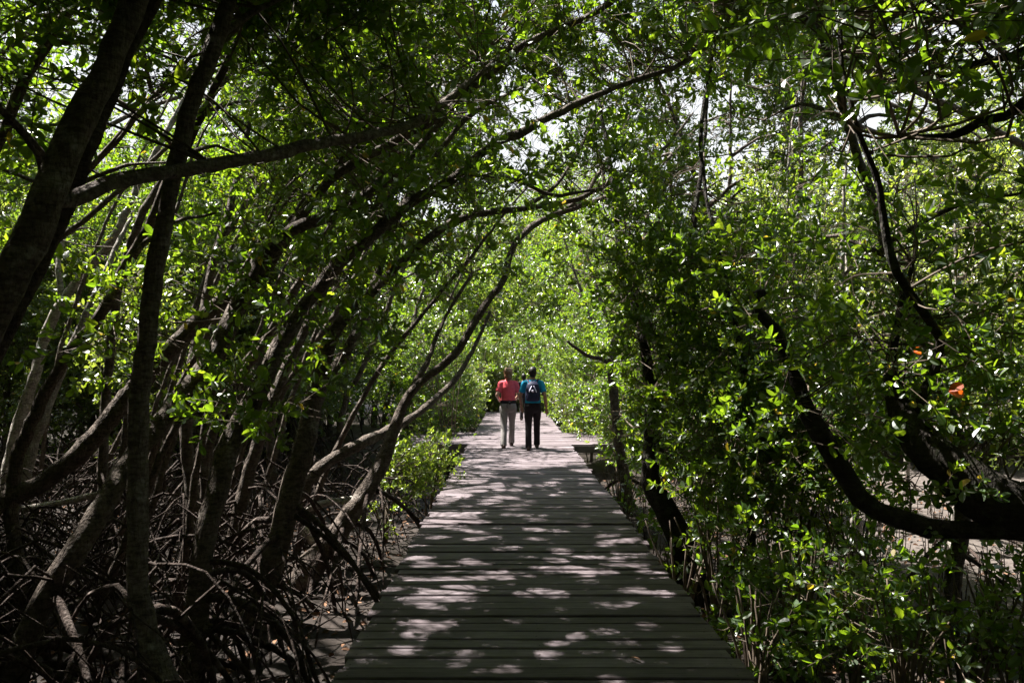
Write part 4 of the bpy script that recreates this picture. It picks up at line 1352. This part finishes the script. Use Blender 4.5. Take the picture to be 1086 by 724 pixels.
DENS = 0.42
q = 0
for x, y, cx, cy, cz, rx, rz, n in [
    (-4.6, 7.6, -2.2, 7.2, 5.2, 2.0, .8, 105), (-8.4, 10.0, -3.6, 9.4, 5.6, 2.1, .9, 110), (-4.0, 10.8, -1.2, 10.4, 5.4, 2.0, .8, 105), (-10.2, 12.4, -4.6, 12.0, 5.4, 2.2, 1.0, 110),
    (-3.8, 13.4, -1.4, 13.2, 5.7, 2.0, .8, 95), (-5.2, 15.0, -2.8, 15.2, 5.8, 2.2, 1.0, 105), (-7.6, 9.0, -5.8, 8.6, 5.2, 2.1, 1.0, 100), (-11.5, 14.6, -8.0, 14.0, 5.2, 2.2, 1.2, 100),
    (-3.6, 17.2, -1.6, 17.6, 6.2, 1.9, .8, 70), (-6.4, 18.0, -4.8, 18.4, 5.8, 2.2, 1.2, 90), (-7.0, 6.0, -4.6, 5.4, 5.0, 2.0, .9, 90), (-9.5, 11.2, -8.4, 11.0, 4.8, 2.1, 1.3, 90), (-3.4, 21.5, -1.6, 22.0, 6.4, 1.9, 1.2, 80), (-3.4, 26.0, -1.8, 26.5, 7.2, 2.0, 1.2, 80), (-3.0, 24.0, -1.0, 24.4, 6.0, 1.7, 1.0, 90), (-4.6, 20.0, -2.6, 20.0, 5.2, 1.6, 1.6, 100)]:
    canopy_tree(x, y, cx, cy, cz, rx, rz, n, 600 + q, 'slender mangrove roofing the boards from the leaning trunk side', 'slender roofing mangroves of the leaning trunk side')
    q += 1
for x, y, cx, cy, cz, rx, rz, n in [(4.0, 7.4, 2.6, 7.2, 5.4, 1.7, .9, 60), (3.6, 10.6, 2.0, 10.8, 5.6, 1.8, .9, 75), (3.8, 14.2, 2.2, 14.4, 5.8, 1.9, 1.0, 70), (3.4, 17.6, 2.2, 18.0, 5.6, 1.7, 1.2, 60), (3.4, 22.5, 1.6, 23.0, 6.6, 1.9, 1.3, 70), (3.6, 27.5, 1.4, 28.0, 7.4, 2.1, 1.5, 80)]:
    canopy_tree(x, y, cx, cy, cz, rx, rz, n, 600 + q, 'slim mangrove roofing the boards from the mud flat side', 'slim roofing mangroves of the mud flat side')
    q += 1
DENS = 1.25  # crowns added above the viewpoint to cut the sky light
for x, y, cx, cy, cz, rx, rz, n in [(-5.0, 2.4, -2.6, 2.6, 4.9, 2.2, .9, 115), (-4.6, -.8, -2.0, -.6, 4.9, 2.2, .9, 115), (3.8, 1.6, 1.8, 1.6, 4.9, 2.2, .9, 115), (4.0, -2.2, 1.8, -2.4, 4.9, 2.2, .9, 115), (4.9, 4.6, 3.6, 4.6, 5.4, 1.7, .8, 70), (-3.6, 4.9, -1.6, 4.8, 5.2, 1.8, .8, 100)]:
    canopy_tree(x, y, cx, cy, cz, rx, rz, n, 600 + q, 'slender mangrove added overhead to shade the near end of the boards', 'slender mangroves added to shade the near end')
    q += 1
DENS = 1.2  # high leaf layer added to block sky and sun outside the shafts
for cx in (-7.6, -4.6, -1.7, 1.2, 4.2):
    for cyy in (-3.2, .4, 4.0, 7.6, 11.2, 14.6):
        jx, jy = rg.uniform(-.5, .5, 2)
        bx = min(cx, -.74 * max(cyy, 0) - 1.9) if cx < 0 else max(3.4, .70 * max(cyy, 0) + 2.2)
        if cx == -1.7 and cyy > 7:
            bx = -4.4 - .1 * cyy
        canopy_tree(bx, cyy - .4, cx + jx, cyy + jy, 7.7 + rg.uniform(-.4, .5), 2.15, .65, 84, 700 + q, 'tall mangrove whose high crown is added to shade the boardwalk', 'tall mangroves added to shade the boardwalk')
        q += 1
DENS = 1.0
for k, (cx, cyy, cz, n) in enumerate([(.3, 34.0, 1.9, 34), (-1.3, 36.0, 4.4, 50), (1.7, 35.5, 4.2, 50), (.2, 38.0, 6.6, 60), (-2.4, 33.0, 5.8, 46), (2.6, 32.5, 5.6, 46), (-.6, 40.5, 9.2, 70), (1.8, 41.0, 8.6, 60)]):
    canopy_tree(cx * 1.7 + (-2.2 if cx < 0.25 else 2.2), cyy + .8, cx, cyy, cz, 1.9, 1.4, int(n * .85), 700 + q, 'airy yellow green mangrove glowing in sun where the boardwalk ends', 'airy sunlit mangroves where the boardwalk ends', 'big', LEAF_FRESH if k in (1, 2) else LEAF)
    q += 1
for px, py, d, rx, rz, n in [(775, 120, 13, 1.5, .9, 60), (735, 190, 16, 1.6, 1.0, 60), (850, 60, 12.5, 1.4, .9, 50), (700, 110, 15, 1.4, 1.0, 55)]:
    c = P(px, py, d)
    canopy_tree(max(c[0], 3.6), d + .6, c[0], d, c[2], rx, rz, n, 700 + q, 'tall leafy mangrove whose crown fills the bright opening above the kinked trunk', 'tall leafy mangroves above the kinked trunk', 'mid')
    q += 1
# thin poles leaning among the larger trunks
for k in range(16):
    d = rg.uniform(7, 15)
    px = rg.uniform(0, 330) + (15 - d) * 4
    gy0 = 390 + FPX * (EYE - GZ) / d
    ex, ey = px + rg.uniform(90, 260), rg.uniform(110, 260)
    mx_, my_ = px + (ex - px) * rg.uniform(.28, .42), (gy0 + ey) / 2
    hero_tree('mangrove_pole', 'thin young mangrove pole leaning among the larger trunks', [[(px, gy0, d, rg.uniform(.07, .11) * FPX / d), (mx_, my_, d + .1, .065 * FPX / d), (ex, ey, d + .8, .035 * FPX / d), (ex + 50, ey - 60, d + 1.2, .012 * FPX / d)]],
              [((ex + 30, ey - 30, d + 1.0), (.8, .7, .5), 12)], BARK_DARK, 800 + k, ws=1.0, roots=3, root_h=(.15, .7), sides=8, cat='tree', group='thin leaning mangrove poles', leaf=('mid', 1.1))
# shrubs hemming in the far end of the boards
for k, (x, y) in enumerate([(-2.3, 22.8), (-2.2, 25.2), (-2.1, 28.0), (-2.2, 30.8), (2.5, 23.4), (2.6, 25.8), (2.5, 28.6), (2.4, 31.0), (-1.0, 31.6), (.2, 32.0), (1.4, 31.7), (-.6, 34.0), (1.0, 34.4)]):
    thicket('low_a' if k % 3 else 'full_a', x, y, 'sunny bush crowding the far end of the boardwalk beyond the walkers', 'sunny bushes at the far end of the boardwalk', .72 if y < 31.3 else .8)
print('leaves', TOTAL[0])
# unseen forest added behind the viewpoint to shade it
for x, y in [(-3.6, -1.5), (-5.5, 2.0), (-4.2, -5), (3.8, -1.8), (4.6, -5.2), (6.0, 1.6), (-8, 5), (0.2, -8.5), (8.2, -2), (-8.5, -2)]:
    thicket('tall_b' if x < 0 else 'tall_a', x, y, 'unseen mangrove added behind the viewpoint to shade it', 'mangroves behind the viewpoint', 1.05)

ring = []
tries = 0
while len(ring) < 52 and tries < 3000:
    tries += 1
    a, r_ = rg.uniform(R(42), R(318)), rg.uniform(5.5, 19)
    x, y = r_ * math.sin(a), r_ * math.cos(a)
    if -2.9 < x < 3.2 and y < 0 and y > -15:
        continue
    if y > 0 and abs(x) * math.cos(R(33)) - y * math.sin(R(33)) < 3.2:      # crowns stay clear of the view
        continue
    if any(math.hypot(x - u, y - v) < 2.0 for u, v in ring) or blocks_big(x, y, 2.0):
        continue
    ring.append((x, y))
    thicket(('full_a', 'full_b', 'full_a', 'tall_b')[len(ring) % 4], x, y, 'unseen mangrove added behind the viewpoint to shade it', 'mangroves behind the viewpoint', rg.uniform(1.0, 1.3))

# ------------------------------------------------------------------ root tangle, dead wood, litter
rg = np.random.default_rng(88)
b = Buf()
for _ in range(900):
    y = rg.uniform(4.2, 17)
    x = -1.5 - rg.random() ** 0.8 * min(9.5, .62 * y + 1.8)
    h = rg.uniform(.25, 1.15)
    a = rg.uniform(0, 6.28)
    st = np.array([x, y, GZ + h])
    reach = rg.uniform(.3, .9) * (.4 + h)
    if XL - .1 < x + math.cos(a) * reach < XR:
        continue
    r = rg.uniform(.005, .014)
    p1 = prop_root(b, st, (math.cos(a), math.sin(a)), rg, reach, r, 5)
    a2 = a + math.pi + rg.normal(0, .6)
    if not (XL - .1 < x + math.cos(a2) * reach < XR):
        prop_root(b, st, (math.cos(a2), math.sin(a2)), rg, reach * .9, r, 5)
for _ in range(700):
    y = rg.uniform(4.6, 16)
    x = -1.4 - rg.random() * min(8, .6 * y + 1.5)
    a = rg.uniform(0, 6.28)
    l_ = rg.uniform(.3, 1.1)
    z0 = GZ + rg.uniform(.03, .5)
    d = np.array([math.cos(a) * l_, math.sin(a) * l_, rg.uniform(-.25, .45)])
    if x + abs(d[0]) > XL - .12:
        continue
    b.tube(spline([(x, y, z0), np.array([x, y, z0]) + d * .5 + rg.normal(0, .05, 3), np.array([x, y, z0]) + d], .15), [.009, .004], 5, 0, rough=.1)
tag(b.obj('stilt_root_tangle', ROOT), 'tangle of arching stilt roots over dark mud under the leaning trunks', 'roots', kind='stuff')

b = Buf()
for _ in range(900):
    y = rg.uniform(4.4, 15)
    x = rg.uniform(1.6, 8)
    h = rg.uniform(.1, .42)
    b.tube([(x, y, GZ - .05), (x + rg.normal(0, .02), y + rg.normal(0, .02), GZ + h * .6), (x + rg.normal(0, .03), y, GZ + h)], [.008, .006, .003], 4, 0, cap=False)
tag(b.obj('breathing_roots', ROOT), 'thin upright breathing roots poking out of the mud', 'roots', kind='stuff')

# leaf litter and twigs on the mud
b = Buf()
k = 5200
xs, ys = rg.uniform(-9, 8, k), rg.uniform(3.2, 17, k)
ok = (xs < XL - .05) | (xs > XR + .05)
xs, ys = xs[ok], ys[ok]
pos = np.stack([xs, ys, GZ + hills(xs, ys) + rg.uniform(.012, .06, len(xs))], -1)
dr = np.stack([rg.normal(0, 1, len(xs)), rg.normal(0, 1, len(xs)), rg.normal(0, .25, len(xs))], -1)
sh = leaf_shape(.085, .04, .012, .01)
Rm = rot_to(dr, rg.normal(0, .5, len(xs)))
V = np.einsum('mij,vj->mvi', Rm, sh) + pos[:, None, :]
idx = (np.arange(len(xs)) * 11)[:, None, None]
b.add(V, (idx + LQ[None]).reshape(-1, 4), 0)
b.add(np.zeros((0, 3)), (idx + LT[None]).reshape(-1, 3) - b.k, 0)
tag(b.obj('leaf_litter', LITTER, smooth=False), 'brown fallen leaves scattered on the mud', 'leaf litter', kind='stuff')

# a few fallen leaves on the boards
for q, (x, y_, lab) in enumerate([(.72, 4.55, 'dry fallen leaf lying on the nearest boards'), (-.55, 9.4, 'dry fallen leaf near the edge of the boards halfway along'), (.35, 12.6, 'small dry leaf on the boards before the walkers')]):
    b = Buf()
    sh = leaf_shape(.085, .03, .008, .006)
    Rm = rot_to(np.array([[math.cos(q * 2 + 2.2), math.sin(q * 2 + 2.2), 0.02]]), np.array([.1]))[0]
    V = sh @ Rm.T + [x, y_, .018]
    b.add(V, LQ)
    b.add(np.zeros((0, 3)), LT - b.k)
    tag(b.obj('fallen_leaf', LITTER, smooth=False, origin=(x, y_, .01)), lab, 'leaf')

# bleached dead branch leaning by the boards
g = P(372, 520, 11.4)
t = thing('dead_branch', 'forked bleached dead branch propped up beside the boards in full sun', 'branch', (g[0], 11.4, GZ))
b = Buf()
b.tube(spline([(g[0] - .1, 11.4, GZ - .03), P(385, 512, 11.5), P(408, 490, 11.6), P(420, 470, 11.7), P(428, 452, 11.8)], .08, .006), [.045, .04, .03, .02, .008], 8, 0, rough=.14)
b.obj('stem', DEADWOOD, t)
for e in ([(408, 490, 11.6), (425, 484, 11.5), (436, 476, 11.4)], [(418, 473, 11.7), (430, 484, 11.8), (448, 482, 11.9)], [(398, 500, 11.5), (420, 495, 11.3), (450, 488, 11.2)]):
    b = Buf()
    b.tube(spline([P(*q) for q in e], .06, .005), [.018, .012, .005], 6, 0, rough=.1)
    b.obj('twig', DEADWOOD, t)

# two pale logs lying among the roots
for e, r0, lab in [([(312, 548, 9.6), (332, 538, 9.7), (352, 532, 9.9), (385, 525, 10.3)], .04, 'knobbly pale log resting on the roots beside the crooked trunk'),
                   ([(322, 560, 9.3), (332, 572, 9.25), (340, 588, 9.2)], .055, 'short broken pale root stub catching the sun'),
                   ([(-30, 520, 8.6), (10, 536, 8.7), (40, 535, 8.8), (85, 528, 9.0), (150, 512, 9.4)], .035, 'long smooth pale pole lying across the roots by the edge')]:
    pts = np.array([P(*q) for q in e])
    b = Buf()
    b.tube(spline(pts, .07, .006), [r0, r0 * 1.1, r0 * .8], 9, 0, rough=.14)
    tag(b.obj('log', DEADWOOD, origin=pts[0]), lab, 'log')

# orange leaves hanging in the dark foliage
for px, py, d, s, lab in [(1016, 415, 4.9, .115, 'large bright orange dying leaf glowing beside the big black limb'), (974, 373, 5.0, .06, 'small orange red leaf above the fork of the black tree')]:
    b = Buf()
    p = P(px, py, d)
    for ang, roll in ((.45, .9), (-.2, 1.4)):
        sh = leaf_shape(s, s * .55, .012, .004)
        Rm = rot_to(np.array([[math.cos(ang), .15, math.sin(ang)]]), np.array([roll]))[0]
        k0 = b.k
        b.add(sh @ Rm.T + p - [s * .5, 0, 0], LQ)
        b.add(np.zeros((0, 3)), LT + k0 - b.k)
    b.tube(spline([p - [s * .5, 0, 0], p + [-s * .7, .02, s * .5], p + [-s * .6, .05, s * 1.4]], .03), [.002, .002], 4, 1)
    tag(b.obj('orange_leaf', [LEAF_ORANGE, TWIG], smooth=False, origin=p), lab, 'leaf')
print('objects', len(bpy.data.objects))
